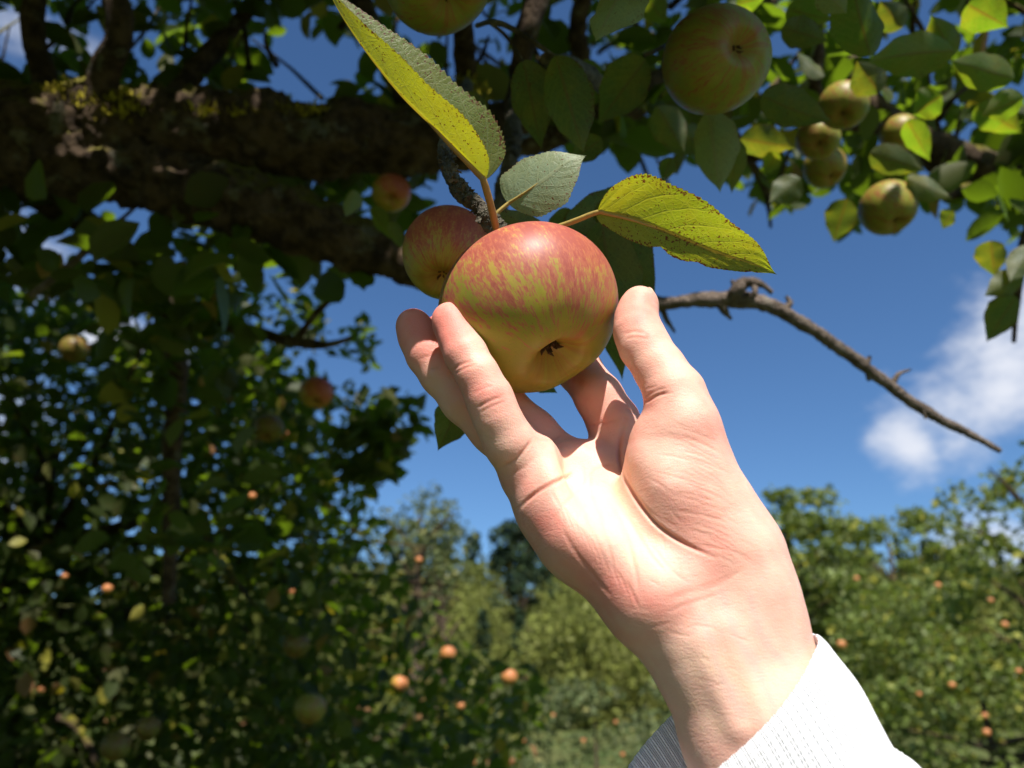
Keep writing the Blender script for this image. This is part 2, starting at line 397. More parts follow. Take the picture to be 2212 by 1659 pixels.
# ---------------------------------------------------------------- foliage
def leaf_templates(rows, nvar, seed=3):
    """low-poly leaves, folded on the midrib and curved; length 1 along +Y, facing +Z"""
    r = np.random.default_rng(seed); out = []
    u = np.linspace(0, 1, rows)
    wid = .36*np.sin(np.pi*np.clip(u, 0, 1)**.85)**.75; wid[0] = .03; wid[-1] = .0
    for k in range(nvar):
        fold = r.uniform(.0, .7); curl = r.uniform(-.15, .5); tw = r.uniform(-.4, .4)
        V = []
        for i, (a, w) in enumerate(zip(u, wid)):
            y = a*(1-.15*abs(curl)*a); z = -curl*a*a*.5
            for s_ in (-1, 0, 1):
                ww = w*(1+r.uniform(-.12, .12)) if s_ else 0
                V.append([s_*ww*math.cos(fold) - math.sin(tw*a)*.1, y, z + abs(s_)*ww*math.sin(fold) + s_*ww*tw*a])
        V = np.array(V); F = []
        for i in range(rows-1):
            for s_ in (0, 1): F.append([i*3+s_, i*3+s_+1, i*3+s_+4, i*3+s_+3])
        out.append((V, np.array(F)))
    return out
LT6 = leaf_templates(6, 8); LT4 = leaf_templates(4, 6, 5)
# a clump of far foliage: a crumpled patch
def rot_from(n, up_jit, r):
    n = n/np.linalg.norm(n, axis=1)[:, None]
    a = r.normal(size=n.shape); t = a - (a*n).sum(1)[:, None]*n; t /= np.linalg.norm(t, axis=1)[:, None]
    s = np.cross(t, n)
    return np.stack([s, t, n], -1)                     # columns: x, y, z axes
def scatter(pos, size, seed, templates=LT4, flat=.6, droop=.3, rv=None):
    """many leaves as one mesh; flat>0 turns their faces to the sky"""
    r = np.random.default_rng(seed); n = len(pos)
    nn = r.normal(size=(n, 3)); nn /= np.linalg.norm(nn, axis=1)[:, None]; nn = nn + np.array([0, -.1, 1.0])*flat*2
    R = rot_from(nn, 0, r)
    if droop:
        pass
    sc = size*r.uniform(.65, 1.3, n) if np.isscalar(size) else size
    k = r.integers(0, len(templates), n); rv = r.uniform(0, 1, n) if rv is None else rv
    VV, FF, AA, off = [], [], [], 0
    for t, (V, F) in enumerate(templates):
        sel = np.where(k == t)[0]
        if not len(sel): continue
        X = np.einsum('nij,vj->nvi', R[sel], V)*sc[sel][:, None, None] + pos[sel][:, None, :]
        VV.append(X.reshape(-1, 3)); nv = len(V)
        FF.append((F[None]+(np.arange(len(sel))*nv)[:, None, None]).reshape(-1, 4)+off)
        AA.append(np.repeat(rv[sel], nv)); off += nv*len(sel)
    return np.vstack(VV), np.vstack(FF), np.concatenate(AA)
def foliage(name, mat, parent, V, F, A, kind=None):
    o = mesh(name, V-np.array(parent.location) if parent is not None else V, F, mat, parent, True, {'rnd': A})
    if kind: o['kind'] = kind
    return o
def in_poly(px, py, poly):
    c = np.zeros(len(px), bool); n = len(poly)
    for i in range(n):
        x0, y0 = poly[i]; x1, y1 = poly[(i+1) % n]
        if y0 == y1: continue
        hit = ((y0 > py) != (y1 > py)) & (px < (x1-x0)*(py-y0)/(y1-y0)+x0); c ^= hit
    return c
def sun_lane(P, margin):
    """points standing in the light that reaches the hand and the held apple"""
    keep = np.ones(len(P), bool)
    for (x, y, d, rr) in [(1145, 650, .32, .062), (1180, 940, .30, .06), (1330, 1100, .285, .06), (1500, 1000, .28, .055), (1600, 1350, .27, .06), (1800, 1650, .25, .075), (1400, 480, .31, .05),
                          (1560, 510, .31, .045), (960, 250, .29, .05), (820, 80, .29, .045), (1190, 405, .345, .045), (910, 760, .31, .035), (1330, 700, .31, .04), (1500, 655, .84, .04), (1600, 640, .83, .05), (1720, 690, .83, .05), (1820, 755, .85, .05), (1920, 830, .86, .05), (2020, 900, .87, .05), (2120, 950, .88, .05), (180, 215, 1.08, .02), (260, 225, 1.08, .02), (430, 235, 1.08, .0), (580, 245, 1.08, -.02), (1000, 190, 1.0, .02), (140, 582, 1.2, .0), (968, 1412, 3.4, .08), (1100, 1463, 3.5, .08), (863, 1478, 3.3, .08), (900, 1420, 4.0, .28), (1050, 1520, 4.0, .25), (780, 980, 2.3, .10), (480, 1150, 2.4, .07), (180, 1180, 2.4, .1), (300, 930, 2.2, .05), (820, 1600, 3.6, .15), (120, 640, 1.9, .10), (40, 720, 2.2, .12), (330, 640, 1.9, .05), (60, 1000, 2.2, .10), (420, 760, 2.2, .06), (600, 700, 2.2, .08), (420, 60, 1.5, .06), (560, 100, 1.5, .07), (620, 60, 1.5, .05)]:
        c = W(x, y, d); q = P-c; t = q@SUN; dist = np.linalg.norm(q - t[:, None]*SUN, axis=1)
        keep &= ~((t > .0) & (dist < rr+margin))
    return keep

# --- overhead apple tree
tree = thing('apple_tree', 'old mossy apple tree whose thick dark limb and leafy branches hang over the hand', 'tree', (-1.9, 1.2, 0))
limb = Geo()
trunk = Geo()
trunk.tube([(-1.9, 1.2, -.2), (-1.92, 1.22, .5), (-1.85, 1.2, 1.1), (-1.8, 1.25, 1.7)], [.24, .19, .17, .16], 20, 8, .12, 9, 1)
trunk.obj('trunk', M['bark'], tree)
j0 = np.array([-1.8, 1.25, 1.7])
limb.tube([j0+[0, 0, -.1], W(-700, 420, 1.3), W(-200, 300, 1.2), W(100, 285, 1.15), W(450, 285, 1.13), W(750, 300, 1.13), W(1000, 300, 1.18), W(1250, 250, 1.25), W(1500, 150, 1.4), W(1700, -50, 1.6)],
          [.12, .09, .072, .066, .060, .052, .044, .036, .028, .02], 64, 40, .20, 30, 2)
limb.tube([W(60, 330, 1.15), W(300, 370, 1.12), W(500, 430, 1.1), W(700, 500, 1.08), W(880, 565, 1.06), W(1010, 615, 1.03), W(1090, 650, .98)],
          [.055, .050, .046, .040, .030, .020, .010], 56, 40, .20, 34, 3)
limb.tube([W(2600, 500, 1.7), W(2350, 430, 1.45), W(2180, 385, 1.4), W(2040, 335, 1.35), W(1930, 260, 1.35), W(1850, 160, 1.4), W(1800, -40, 1.5)], [.055, .045, .038, .032, .02, .014, .01], 16, 10, .2, 30, 4)
limb.obj('limb', M['bark'], tree)
# secondary branches
br = Geo()
B = [([(-40, 350, 1.35), (80, 420, 1.5), (250, 530, 1.6), (345, 650, 1.65), (380, 800, 1.7), (372, 1000, 1.75), (365, 1300, 1.8)], [.035, .03, .026, .024, .024, .02, .015]),
     ([(375, 690, 1.66), (500, 705, 1.6), (620, 735, 1.55), (700, 745, 1.5), (760, 730, 1.5)], [.018, .014, .012, .009, .004]),
     ([(640, 735, 1.55), (680, 680, 1.5), (720, 640, 1.5), (735, 600, 1.5)], [.008, .007, .006, .003]),
     ([(85, -60, 1.2), (70, 60, 1.2), (100, 180, 1.2), (120, 260, 1.15)], [.016, .017, .018, .02]),
     ([(235, -60, 1.05), (260, 60, 1.05), (230, 150, 1.08), (215, 240, 1.1)], [.018, .018, .019, .024]),
     ([(600, -60, 1.3), (530, 30, 1.3), (450, 120, 1.25), (380, 210, 1.2), (340, 270, 1.15)], [.010, .012, .016, .018, .02]),
     ([(760, -60, 1.2), (800, 60, 1.2), (860, 170, 1.2), (900, 290, 1.18)], [.018, .018, .018, .02]),
     ([(1050, 280, 1.2), (1010, 180, 1.1), (1000, 60, 1.0), (980, -60, .9)], [.02, .016, .014, .012]),
     ([(1080, 290, 1.2), (1120, 200, .9), (1130, 100, .8), (1180, -60, .8)], [.016, .014, .012, .012]),
     ([(1310, 240, 1.25), (1260, 150, 1.1), (1250, 40, 1.05), (1290, -80, 1.0)], [.016, .013, .012, .01]),
     ([(1400, 180, 1.35), (1560, 320, 1.3), (1650, 330, 1.25), (1760, 280, 1.2), (1850, 270, 1.2), (1960, 290, 1.3)], [.014, .012, .011, .01, .01, .012]),
     ([(1740, -60, 1.1), (1765, 60, 1.05), (1762, 180, 1.05), (1770, 260, 1.1)], [.008, .009, .009, .008]),
     ([(1500, 150, 1.4), (1640, 380, 1.5), (1660, 450, 1.5), (1665, 492, 1.5)], [.014, .008, .005, .003]),
     ([(2300, 330, 1.3), (2230, 470, 1.25), (2200, 600, 1.2), (2190, 740, 1.2)], [.012, .009, .007, .003]),
     ([(2160, 380, 1.4), (2050, 420, 1.3), (1950, 400, 1.2), (1920, 400, 1.1)], [.012, .009, .007, .004])]
for i, (p, r) in enumerate(B):
    b_ = Geo(); b_.tube([W(*q) for q in p], r, 10, 6, .2, 60, 10+i); b_.obj('branch', M['bark'], tree)
# fine random twigs through the crown
for i in range(90):
    x, y = random.uniform(-100, 2300), random.uniform(-150, 430); d = random.uniform(1.1, 2.1)
    if 250 < y and 500 < x < 900: continue
    a = random.uniform(-1, 1); L = random.uniform(80, 200)
    p = [(x, y, d), (x+L*.5*math.sin(a)+random.uniform(-15, 15), y-L*.5*math.cos(a), d+random.uniform(-.1, .1)), (x+L*math.sin(a), y-L*math.cos(a), d+random.uniform(-.2, .2))]
    br.tube([W(*q) for q in p], [.006, .004, .002], 5, 4, .15, 80, i)
br.obj('twigs', M['bark'], tree)['kind'] = 'stuff'
st = Geo(); st.tube([W(66, 640, 1.2), (W(140, 582, 1.2)), W(212, 520, 1.2), W(300, 440, 1.2)], [.0055, .006, .0055, .003], 8, 6, .2, 50, 44); st.obj('bare_stick', M['bark_dry'], tree)
# the bare branch to the right of the hand
dd = Geo()
dpts = [(1010, 618, 1.03), (1200, 640, .95), (1420, 655, .86), (1500, 648, .84), (1580, 648, .83), (1650, 655, .83), (1720, 690, .83), (1800, 742, .84), (1880, 800, .85), (1960, 862, .86), (2030, 905, .87), (2100, 940, .88), (2160, 974, .88)]
drad = [.012, .010, .0078, .0078, .0086, .0078, .0072, .0066, .0062, .0058, .0052, .0042, .0026]
dd.tube([W(*q) for q in dpts], drad, 14, 12, .22, 110, 50)
for p, r in [([(1585, 650, .83), (1592, 628, .82), (1610, 612, .82), (1640, 612, .81), (1668, 632, .81)], [.009, .007, .006, .0045, .0022]), ([(1595, 628, .82), (1580, 605, .825)], [.004, .0015]),
             ([(1625, 612, .82), (1632, 630, .8), (1622, 640, .8)], [.004, .003, .002]), ([(1690, 675, .83), (1705, 655, .83), (1698, 640, .83)], [.005, .004, .0018]),
             ([(1560, 655, .83), (1568, 675, .83), (1580, 690, .83)], [.006, .004, .0015]), ([(1430, 668, .86), (1440, 690, .86), (1458, 718, .86)], [.0035, .0028, .0014]),
             ([(1868, 792, .85), (1880, 770, .85)], [.004, .002]), ([(1925, 832, .86), (1942, 808, .86), (1968, 798, .86)], [.0035, .0022, .001]),
             ([(1875, 800, .85), (1878, 822, .85)], [.004, .0025]), ([(1520, 650, .84), (1540, 630, .84)], [.004, .002]), ([(1990, 880, .86), (2000, 905, .86)], [.003, .001])]:
    dd.tube([W(*q) for q in p], r, 8, 5, .3, 150, 51)
dd.obj('bare_branch', M['bark_dry'], tree)
# moss cushions on the limb
ms = Geo(); r_ = np.random.default_rng(21)
for (x, y, rx, ry, n, d) in [(220, 218, 75, 26, 420, 1.085), (260, 235, 60, 26, 260, 1.08), (430, 238, 45, 14, 180, 1.08), (520, 248, 40, 9, 120, 1.08), (600, 246, 70, 10, 200, 1.08), (660, 240, 40, 9, 100, 1.08), (1000, 190, 48, 20, 200, 1.0), (120, 195, 30, 10, 60, 1.09)]:
    for k in range(n):
        a, b = r_.normal(size=2)*.5; c = W(x+a*rx, y+b*ry+4*np.sin(x), d+r_.uniform(-.015, .03))
        t = r_.normal(size=3)*.5+np.array([0, -.2, .8]); t /= np.linalg.norm(t); L = r_.uniform(.006, .015)
        s_ = np.cross(t, r_.normal(size=3)); s_ /= np.linalg.norm(s_); w = r_.uniform(.0012, .003)
        ms.add([c-s_*w, c+s_*w, c+t*L+s_*w*.5, c+t*L-s_*w*.5], [[0, 1, 2, 3]])
ms.obj('moss', M['moss'], tree)

# crown leaves
canopy_poly = [(-250, -400), (2500, -400), (2500, 560), (2212, 500), (2120, 440), (2000, 440), (1940, 480), (1850, 490), (1790, 410), (1700, 440), (1600, 430), (1520, 370), (1430, 335), (1300, 320), (1100, 300), (930, 340), (900, 560), (830, 560), (760, 540), (700, 590), (560, 600), (300, 640), (-250, 680)]
gaps = [(60, 75, 55, 70), (30, 150, 40, 40), (215, 110, 26, 55), (680, 150, 75, 75), (560, 120, 40, 35), (640, 60, 45, 30), (585, 190, 40, 24), (250, 432, 46, 36), (300, 490, 34, 24), (640, 570, 50, 26), (130, 530, 40, 26), (185, 500, 22, 20), (380, 520, 22, 16), (30, 440, 24, 14), (900, 120, 20, 30), (700, 250, 40, 18),
        (1340, 330, 60, 16), (1070, 330, 24, 30), (1680, 110, 26, 45), (1990, 80, 70, 50), (2150, 40, 60, 40), (2130, 290, 40, 22), (1800, 330, 20, 22), (1560, 390, 28, 30), (1470, 380, 40, 36), (2180, 190, 40, 30), (1540, 20, 20, 15), (1240, 90, 16, 14)]
def region(poly, n, d0, d1, seed, thr=-.15, ns=3.2, gp=()):
    r = np.random.default_rng(seed); xs = [p[0] for p in poly]; ys = [p[1] for p in poly]; out = []
    while sum(map(len, out)) < n:
        m_ = n*2; x = r.uniform(min(xs), max(xs), m_); y = r.uniform(min(ys), max(ys), m_); d = r.uniform(d0, d1, m_)
        k = in_poly(x, y, poly)
        for (gx_, gy_, a, b) in gp: k &= ((x-gx_)/(a*1.3))**2+((y-gy_)/(b*1.3))**2 > 1
        P = c2w(np.stack([(x-1106)/1659*d, -(y-829.5)/1659*d, d], -1)[k])
        P = P[vnoise(P, ns, seed) > thr]; out.append(P)
    return np.vstack(out)[:n]
P1 = np.vstack([region([(-250, -400), (1100, -400), (1100, 300)]+[p for p in canopy_poly if p[0] < 1000][1:], 3500, 1.25, 2.6, 31, -.12, 3.2, gaps),
                region([(1000, -400), (2500, -400)]+[p for p in canopy_poly if p[0] >= 1000][1:], 2700, 1.0, 2.4, 32, -.3, 3.2, gaps)])
P1 = np.vstack([P1, region([(60, 400), (420, 420), (860, 560), (850, 620), (560, 640), (60, 640)], 45, .95, 1.25, 36, -.1, 5, gaps), region([(230, 560), (520, 600), (560, 1250), (230, 1250)], 170, 1.35, 1.6, 37, -.1, 5)])
P1 = P1[sun_lane(P1, .04)]
# the rest of the crown, above and behind the viewer, which shades what is below it
r = np.random.default_rng(40); n = 38000
P2 = np.stack([r.uniform(-3.6, 1.9, n), r.uniform(-2.6, 2.8, n), r.uniform(2.55, 3.7, n)], -1)
P2 = P2[vnoise(P2, 1.9, 5) > -.7]
px = w2px(P2); vis = (px[:, 2] > .05) & (px[:, 1] > -140) & (px[:, 0] > -400) & (px[:, 0] < 2600); P2 = P2[~vis]; P2 = P2[(P2[:, 0] < .45) | (r.uniform(0, 1, len(P2)) < .08)]
P6 = np.stack([r.uniform(-3.8, .35, 26000), r.uniform(-.6, 2.3, 26000), r.uniform(3.6, 5.3, 26000)], -1); q6 = w2px(P6); P2 = np.vstack([P2, P6[((q6[:, 1] < -200) | (q6[:, 2] < .05)) & (vnoise(P6, 1.7, 9) > -.75)]])  # upper crown added out of view to shade the lower left tree
P5 = np.stack([r.uniform(-3.8, -1.3, 7000), r.uniform(-2.6, .9, 7000), r.uniform(1.1, 2.6, 7000)], -1); P2 = np.vstack([P2, P5[w2px(P5)[:, 0] < -150]])
P2 = P2[sun_lane(P2, .07)]
n = 5200; P4 = np.stack([r.uniform(-1.1, 1.1, n), r.uniform(0, .75, n), r.uniform(.05, 1.35, n)], -1)  # near leaves added just above the view to block the sun
P4[:, 1] += .53*P4[:, 2]+.05; P4 = P4[(P4[:, 1] > .28)]; P4 = c2w(P4); P4 = P4[vnoise(P4, 5, 6) > -.5]; P4 = P4[sun_lane(P4, .022)]; P4 = P4[(P4[:, 0] < .2) | (r.uniform(0, 1, len(P4)) < .15)]
for q, rad in [((966, 548, .40), .042), ((946, -20, .44), .05), ((1547, 100, .50), .05), ((1380, 560, .43), .04), ((1320, 420, .44), .04), ((1190, 230, .5), .06), ((1330, 190, .52), .05)]:  # unseen leaf clusters added on the sun's rays to shade these fruits and leaves
    b0 = W(*q); t_ = r.uniform(.17, .42, 120); w_ = b0+t_[:, None]*SUN+r.normal(size=(120, 3))*rad*.55; w_ = w_[(w2px(w_)[:, 1] < -260)]; P4 = np.vstack([P4, w_[sun_lane(w_, .012)]])
V1, F1, A1 = scatter(P1, .062, 33, LT6, .45)
V2, F2, A2 = scatter(P2, .085, 34, LT4, .7)
V4, F4, A4 = scatter(P4, .058, 35, LT4, .6); F2 = np.vstack([F2, F4+len(V2)]); V2 = np.vstack([V2, V4]); A2 = np.concatenate([A2, A4])
foliage('crown', M['leaf'], tree, np.vstack([V1, V2]), np.vstack([F1, F2+len(V1)]), np.concatenate([A1, A2]))  # crown mesh also holds the added shading leaves

# --- hero leaves and the fruiting twigs
def hero_leaf(mid, side_a, side_b, wa, wb, mat, parent, petiole=None, pet_r=.0011, curl=(0, 0), serr=.05, nu=72, nv=11, shape=1.0, pmat='petiole', bite=0, wave=.0, seed=0, label=None):
    """mid: px/depth points base->tip; side_a/b: viewer-frame directions of the two halves; widths in metres"""
    C = catmull([H(*p) for p in mid], 24); s = np.linspace(0, 1, len(C)); u = np.linspace(0, 1, nu)
    C = np.stack([np.interp(u, s, C[:, k]) for k in range(3)], -1)
    prof = np.clip(np.sin(np.pi*u**(.80*shape)), 0, 1)**.66*(1-.15*u)*(1-u**5); prof = prof/prof.max(); prof[0] = .02; prof[-1] = .0
    rr = np.random.default_rng(seed+100)
    tooth = ((u*41.3) % 1.0); fade = np.clip(np.minimum(u, 1-u)*8, 0, 1)
    VV, UV = [], []
    cols = np.concatenate([-np.linspace(1, 0, nv), np.linspace(0, 1, nv)[1:]])
    for c in cols:
        d = np.array(side_a if c < 0 else side_b, float); d /= np.linalg.norm(d); w = wa if c < 0 else wb
        cu = curl[0] if c < 0 else curl[1]; a = abs(c)
        ed = prof*(1 + serr*1.15*(tooth-.5)*fade*(a**6) + .03*np.sin(u*23+seed)*a)
        if bite and c > 0: ed = ed*(1-.22*np.exp(-((u-.42)/.03)**2)*a - .16*np.exp(-((u-.56)/.03)**2)*a - .12*np.exp(-((u-.80)/.02)**2)*a)
        off = d*w*a*ed[:, None] if True else 0
        nrm = np.cross(C[-1]-C[0], d); nrm /= np.linalg.norm(nrm)+1e-9
        if nrm[2] > 0: nrm = -nrm
        lift = cu*w*(a*a)*prof + wave*w*np.sin(u*13+seed+c*2)*a*prof + .006*w*np.sin((u-.3*a)*50)*np.sin(np.pi*a)
        VV.append(C + off + nrm*lift[:, None]); UV.append(np.stack([u, np.full(nu, .5+c*.5)], -1))
    V = np.stack(VV, 1).reshape(-1, 3); UVs = np.stack(UV, 1).reshape(-1, 2); m_ = len(cols)
    i = np.arange(nu-1)[:, None]*m_; j = np.arange(m_-1)[None]
    F = np.stack([i+j, i+j+1, i+m_+j+1, i+m_+j], -1).reshape(-1, 4)
    n0 = np.cross(V[F[:, 1]]-V[F[:, 0]], V[F[:, 3]]-V[F[:, 0]]).sum(0)
    if n0[2]*1 > 0: F = F[:, ::-1]
    root = tree
    o = mesh('leaf', c2w(V)-np.array(root.location), F, mat, parent, True, None, UVs)
    if label: o['label'] = label
    if petiole:
        g_ = Geo(); pts = [W(*p) for p in petiole]+[c2w(C[0]), c2w(C[nu//12])]+[c2w(C[nu//3]), c2w(C[int(nu*.7)])]
        rad = [pet_r*1.25]+[pet_r]*(len(petiole)-1)+[pet_r*.95, pet_r*.8, pet_r*.42, pet_r*.15]
        g_.tube(pts, rad, 8, 5, .06, 300, 1)
        mesh('petiole', np.vstack(g_.V)-np.array(root.location), np.vstack(g_.F), M[pmat], parent, True)
    return o

tw = Geo()
tw.tube([W(1010, 180, 1.1), W(985, 240, .60), W(962, 320, .40), W(972, 372, .365), W(1000, 418, .35), W(1035, 448, .345), W(1060, 485, .343), W(1092, 520, .342), W(1110, 560, .345)],
        [.010, .006, .0036, .0034, .0040, .0034, .0036, .0040, .003], 18, 16, .24, 420, 60)
for k in range(26):                                    # bud-scale rings on the spur
    t = k/26; x, y = 1048+t*50, 462+t*58; d = .343
    th = random.uniform(0, 6.28); c = W(x, y, d); r0 = .0036+.0006*random.random()
    tx = np.array([.66*RIGHT-.75*UP])[0]; n1 = np.cross(tx, FWD); n1 /= np.linalg.norm(n1); n2 = np.cross(tx, n1)
    th = np.linspace(0, 6.28, 16); V = [c+(n1*math.cos(a)+n2*math.sin(a))*r0*(1+.1*math.sin(3*a+k))+tx*.0003*math.sin(2*a+k) for a in th[:-1]]
    V2_ = [v+tx*.0006+(v-c)*.10 for v in V]; V3_ = [v+tx*.0010-(v-c)*.12 for v in V]
    A_ = V+V2_+V3_; n_ = len(V); Fq = []
    for q in range(n_):
        for l in (0, 1): Fq.append([l*n_+q, l*n_+(q+1) % n_, (l+1)*n_+(q+1) % n_, (l+1)*n_+q])
    tw.add(A_, Fq)
for k in range(220):                                   # lichen flakes on the twig
    t = random.random(); q = [(962, 320), (972, 372), (1000, 418), (1035, 448), (1058, 480)]; i = min(3, int(t*4)); f = t*4-i
    x = q[i][0]*(1-f)+q[i+1][0]*f+random.uniform(-17, 17); y = q[i][1]*(1-f)+q[i+1][1]*f+random.uniform(-10, 10)
    c = W(x, y, .343+.012*(random.random()-.3)+(.03*max(0, 1-t*4))); s_ = .0009; v1 = np.random.normal(size=3); v2 = np.random.normal(size=3)
    tw.add([c-v1*s_, c+v2*s_, c+v1*s_, c-v2*s_], [[0, 1, 2, 3]])
twig = tw.obj('fruiting_twig', M['twig'], tree)
# far twig behind
t2 = Geo(); t2.tube([W(1130, 150, .9), W(1112, 240, .66), W(1105, 330, .60), W(1085, 420, .58), W(1080, 500, .56)], [.009, .007, .0065, .006, .004], 12, 10, .25, 200, 61)
t2.tube([W(1030, 55, .52), W(1070, 48, .5), W(1130, 75, .5), W(1200, 125, .5)], [.0016, .0018, .0019, .0016], 8, 6, .1, 200, 62)
t2.tube([W(1060, 50, .5), W(1095, 80, .5), W(1130, 132, .5)], [.0013, .0012, .0011], 7, 6, .1, 200, 63)
t2.tube([W(1390, 120, .52), W(1415, 110, .52), W(1445, 95, .53)], [.0015, .0014, .0014], 7, 6, .1, 200, 63)
t2.tube([W(1180, 128, .5), W(1260, 150, .6), W(1330, 215, .8)], [.004, .006, .008], 9, 6, .2, 200, 64)
twig2 = t2.obj('leafy_twig', M['twig'], tree)

hero_leaf([(1045, 392, .306), (1014, 354, .303), (950, 290, .297), (868, 210, .292), (792, 115, .289), (735, 30, .288), (695, -50, .288)], (.78, .58, .22), (.64, .58, -.50), .0225, .0124, M['hero_fold'], twig,
          [(1086, 540, .331), (1078, 520, .324), (1064, 460, .314)], .0016, (-.1, .15), .05, 240, 9, .95, 'petiole_red', seed=1, label='long pale leaf folded along its midrib with a yellow lit half')
hero_leaf([(1290, 459, .330), (1350, 468, .322), (1430, 498, .315), (1540, 543, .310), (1630, 572, .308), (1680, 594, .308)], (.18, .95, -.60), (-.35, -.9, .25), .0200, .0085, M['hero_yellow'], twig,
          [(1150, 512, .352), (1185, 497, .345), (1240, 478, .337)], .0012, (.10, -.1), .034, 240, 11, .93, 'petiole', bite=1, seed=2, wave=.05, label='yellow green leaf speckled brown with a torn lower edge')
hero_leaf([(1098, 440, .350), (1130, 418, .346), (1180, 385, .342), (1225, 350, .341), (1268, 335, .342)], (-.62, .66, .35), (.60, -.78, -.30), .0168, .0150, M['hero_pale'], twig,
          [(1062, 475, .35), (1078, 456, .35)], .0010, (-.1, -.1), .05, 64, 11, 1.05, seed=3, label='round pale green leaf half in shadow')
def hl(base, tip, dep, w, mat='hero_dark', tilt=0, par=None, sag=0, asym=1.0, seed=0, tipd=0):
    face = {'hero_green': .9, 'hero_pale': -.5}.get(mat, (.55, -.3, .7, .1)[seed % 4])
    """a leaf between two pixels at one depth, half-width w px; tilt turns its face away"""
    (x0, y0), (x1, y1) = base, tip; dx, dy = x1-x0, y1-y0; L = math.hypot(dx, dy); nx, ny = -dy/L, dx/L
    mid = [(x0, y0, dep), (x0+dx*.33+nx*sag, y0+dy*.33+ny*sag, dep+tipd*.3), (x0+dx*.67+nx*sag, y0+dy*.67+ny*sag, dep+tipd*.65), (x1, y1, dep+tipd)]
    mid = [(a_, b_, c_+face*(b_-y0)*dep/1659) for a_, b_, c_ in mid]
    k = dep/1659
    a = np.array([nx, -ny, face*ny]); ta = math.radians(tilt)
    sa = a*math.cos(ta)+np.array([0, 0, 1])*math.sin(ta+.25); sb = -a*math.cos(ta)-np.array([0, 0, 1])*math.sin(ta-.25)
    wm = w*k/max(.3, math.cos(ta))
    hero_leaf(mid, sa, sb, wm*asym, wm*(2-asym), M[mat], par or twig2, None, curl=(-.15, -.15), nu=90, nv=5, seed=seed, wave=.06)
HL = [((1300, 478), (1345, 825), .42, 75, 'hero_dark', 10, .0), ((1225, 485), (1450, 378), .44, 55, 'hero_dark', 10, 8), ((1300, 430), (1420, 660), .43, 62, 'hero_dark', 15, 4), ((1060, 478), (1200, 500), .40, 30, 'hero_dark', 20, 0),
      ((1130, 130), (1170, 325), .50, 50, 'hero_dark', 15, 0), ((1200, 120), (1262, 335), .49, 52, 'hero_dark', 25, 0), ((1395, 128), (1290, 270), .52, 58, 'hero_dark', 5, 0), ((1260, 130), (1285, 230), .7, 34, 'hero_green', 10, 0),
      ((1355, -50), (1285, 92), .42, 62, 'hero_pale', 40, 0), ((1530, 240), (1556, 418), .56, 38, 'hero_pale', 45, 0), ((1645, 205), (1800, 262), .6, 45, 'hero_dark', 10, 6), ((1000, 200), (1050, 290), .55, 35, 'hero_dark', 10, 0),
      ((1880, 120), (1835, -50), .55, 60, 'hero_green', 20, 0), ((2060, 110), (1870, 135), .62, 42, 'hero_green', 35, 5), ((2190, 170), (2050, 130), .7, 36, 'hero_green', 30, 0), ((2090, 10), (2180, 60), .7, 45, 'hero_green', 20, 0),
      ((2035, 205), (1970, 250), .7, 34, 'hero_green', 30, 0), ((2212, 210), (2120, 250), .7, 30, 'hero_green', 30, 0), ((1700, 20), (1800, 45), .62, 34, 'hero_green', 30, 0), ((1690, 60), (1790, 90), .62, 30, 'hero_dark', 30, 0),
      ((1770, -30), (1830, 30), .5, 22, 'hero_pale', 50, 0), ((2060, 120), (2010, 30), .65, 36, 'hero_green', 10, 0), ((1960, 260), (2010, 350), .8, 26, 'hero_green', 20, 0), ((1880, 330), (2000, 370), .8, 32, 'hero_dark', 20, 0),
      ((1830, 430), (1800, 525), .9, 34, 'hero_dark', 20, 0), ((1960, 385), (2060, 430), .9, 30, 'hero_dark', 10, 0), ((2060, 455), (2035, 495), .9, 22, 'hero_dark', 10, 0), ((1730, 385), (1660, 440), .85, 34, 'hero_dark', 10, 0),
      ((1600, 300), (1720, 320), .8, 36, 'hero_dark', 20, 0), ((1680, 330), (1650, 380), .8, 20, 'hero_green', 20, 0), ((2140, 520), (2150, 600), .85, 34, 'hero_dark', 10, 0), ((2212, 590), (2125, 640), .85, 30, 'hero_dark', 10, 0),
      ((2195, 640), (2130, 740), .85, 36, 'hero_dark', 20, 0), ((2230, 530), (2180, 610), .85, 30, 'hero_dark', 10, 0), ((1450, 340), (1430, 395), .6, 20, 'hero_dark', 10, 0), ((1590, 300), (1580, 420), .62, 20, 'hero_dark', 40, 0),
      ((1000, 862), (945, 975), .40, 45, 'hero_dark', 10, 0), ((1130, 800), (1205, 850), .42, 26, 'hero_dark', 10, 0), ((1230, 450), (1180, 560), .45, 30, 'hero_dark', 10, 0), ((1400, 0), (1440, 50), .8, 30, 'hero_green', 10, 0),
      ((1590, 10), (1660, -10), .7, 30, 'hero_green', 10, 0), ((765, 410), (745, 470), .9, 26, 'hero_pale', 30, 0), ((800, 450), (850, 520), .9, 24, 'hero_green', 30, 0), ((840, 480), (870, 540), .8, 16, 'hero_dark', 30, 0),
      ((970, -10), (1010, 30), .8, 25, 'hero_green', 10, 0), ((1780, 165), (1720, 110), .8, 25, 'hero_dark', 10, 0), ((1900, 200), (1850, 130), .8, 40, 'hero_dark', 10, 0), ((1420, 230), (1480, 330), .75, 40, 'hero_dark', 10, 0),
      ((1300, 300), (1230, 350), .5, 30, 'hero_dark', 10, 0), ((2110, 230), (2212, 290), .9, 36, 'hero_green', 10, 0), ((1950, 60), (1900, 0), .8, 36, 'hero_dark', 10, 0), ((1430, 300), (1560, 300), .9, 36, 'hero_dark', 10, 0)]
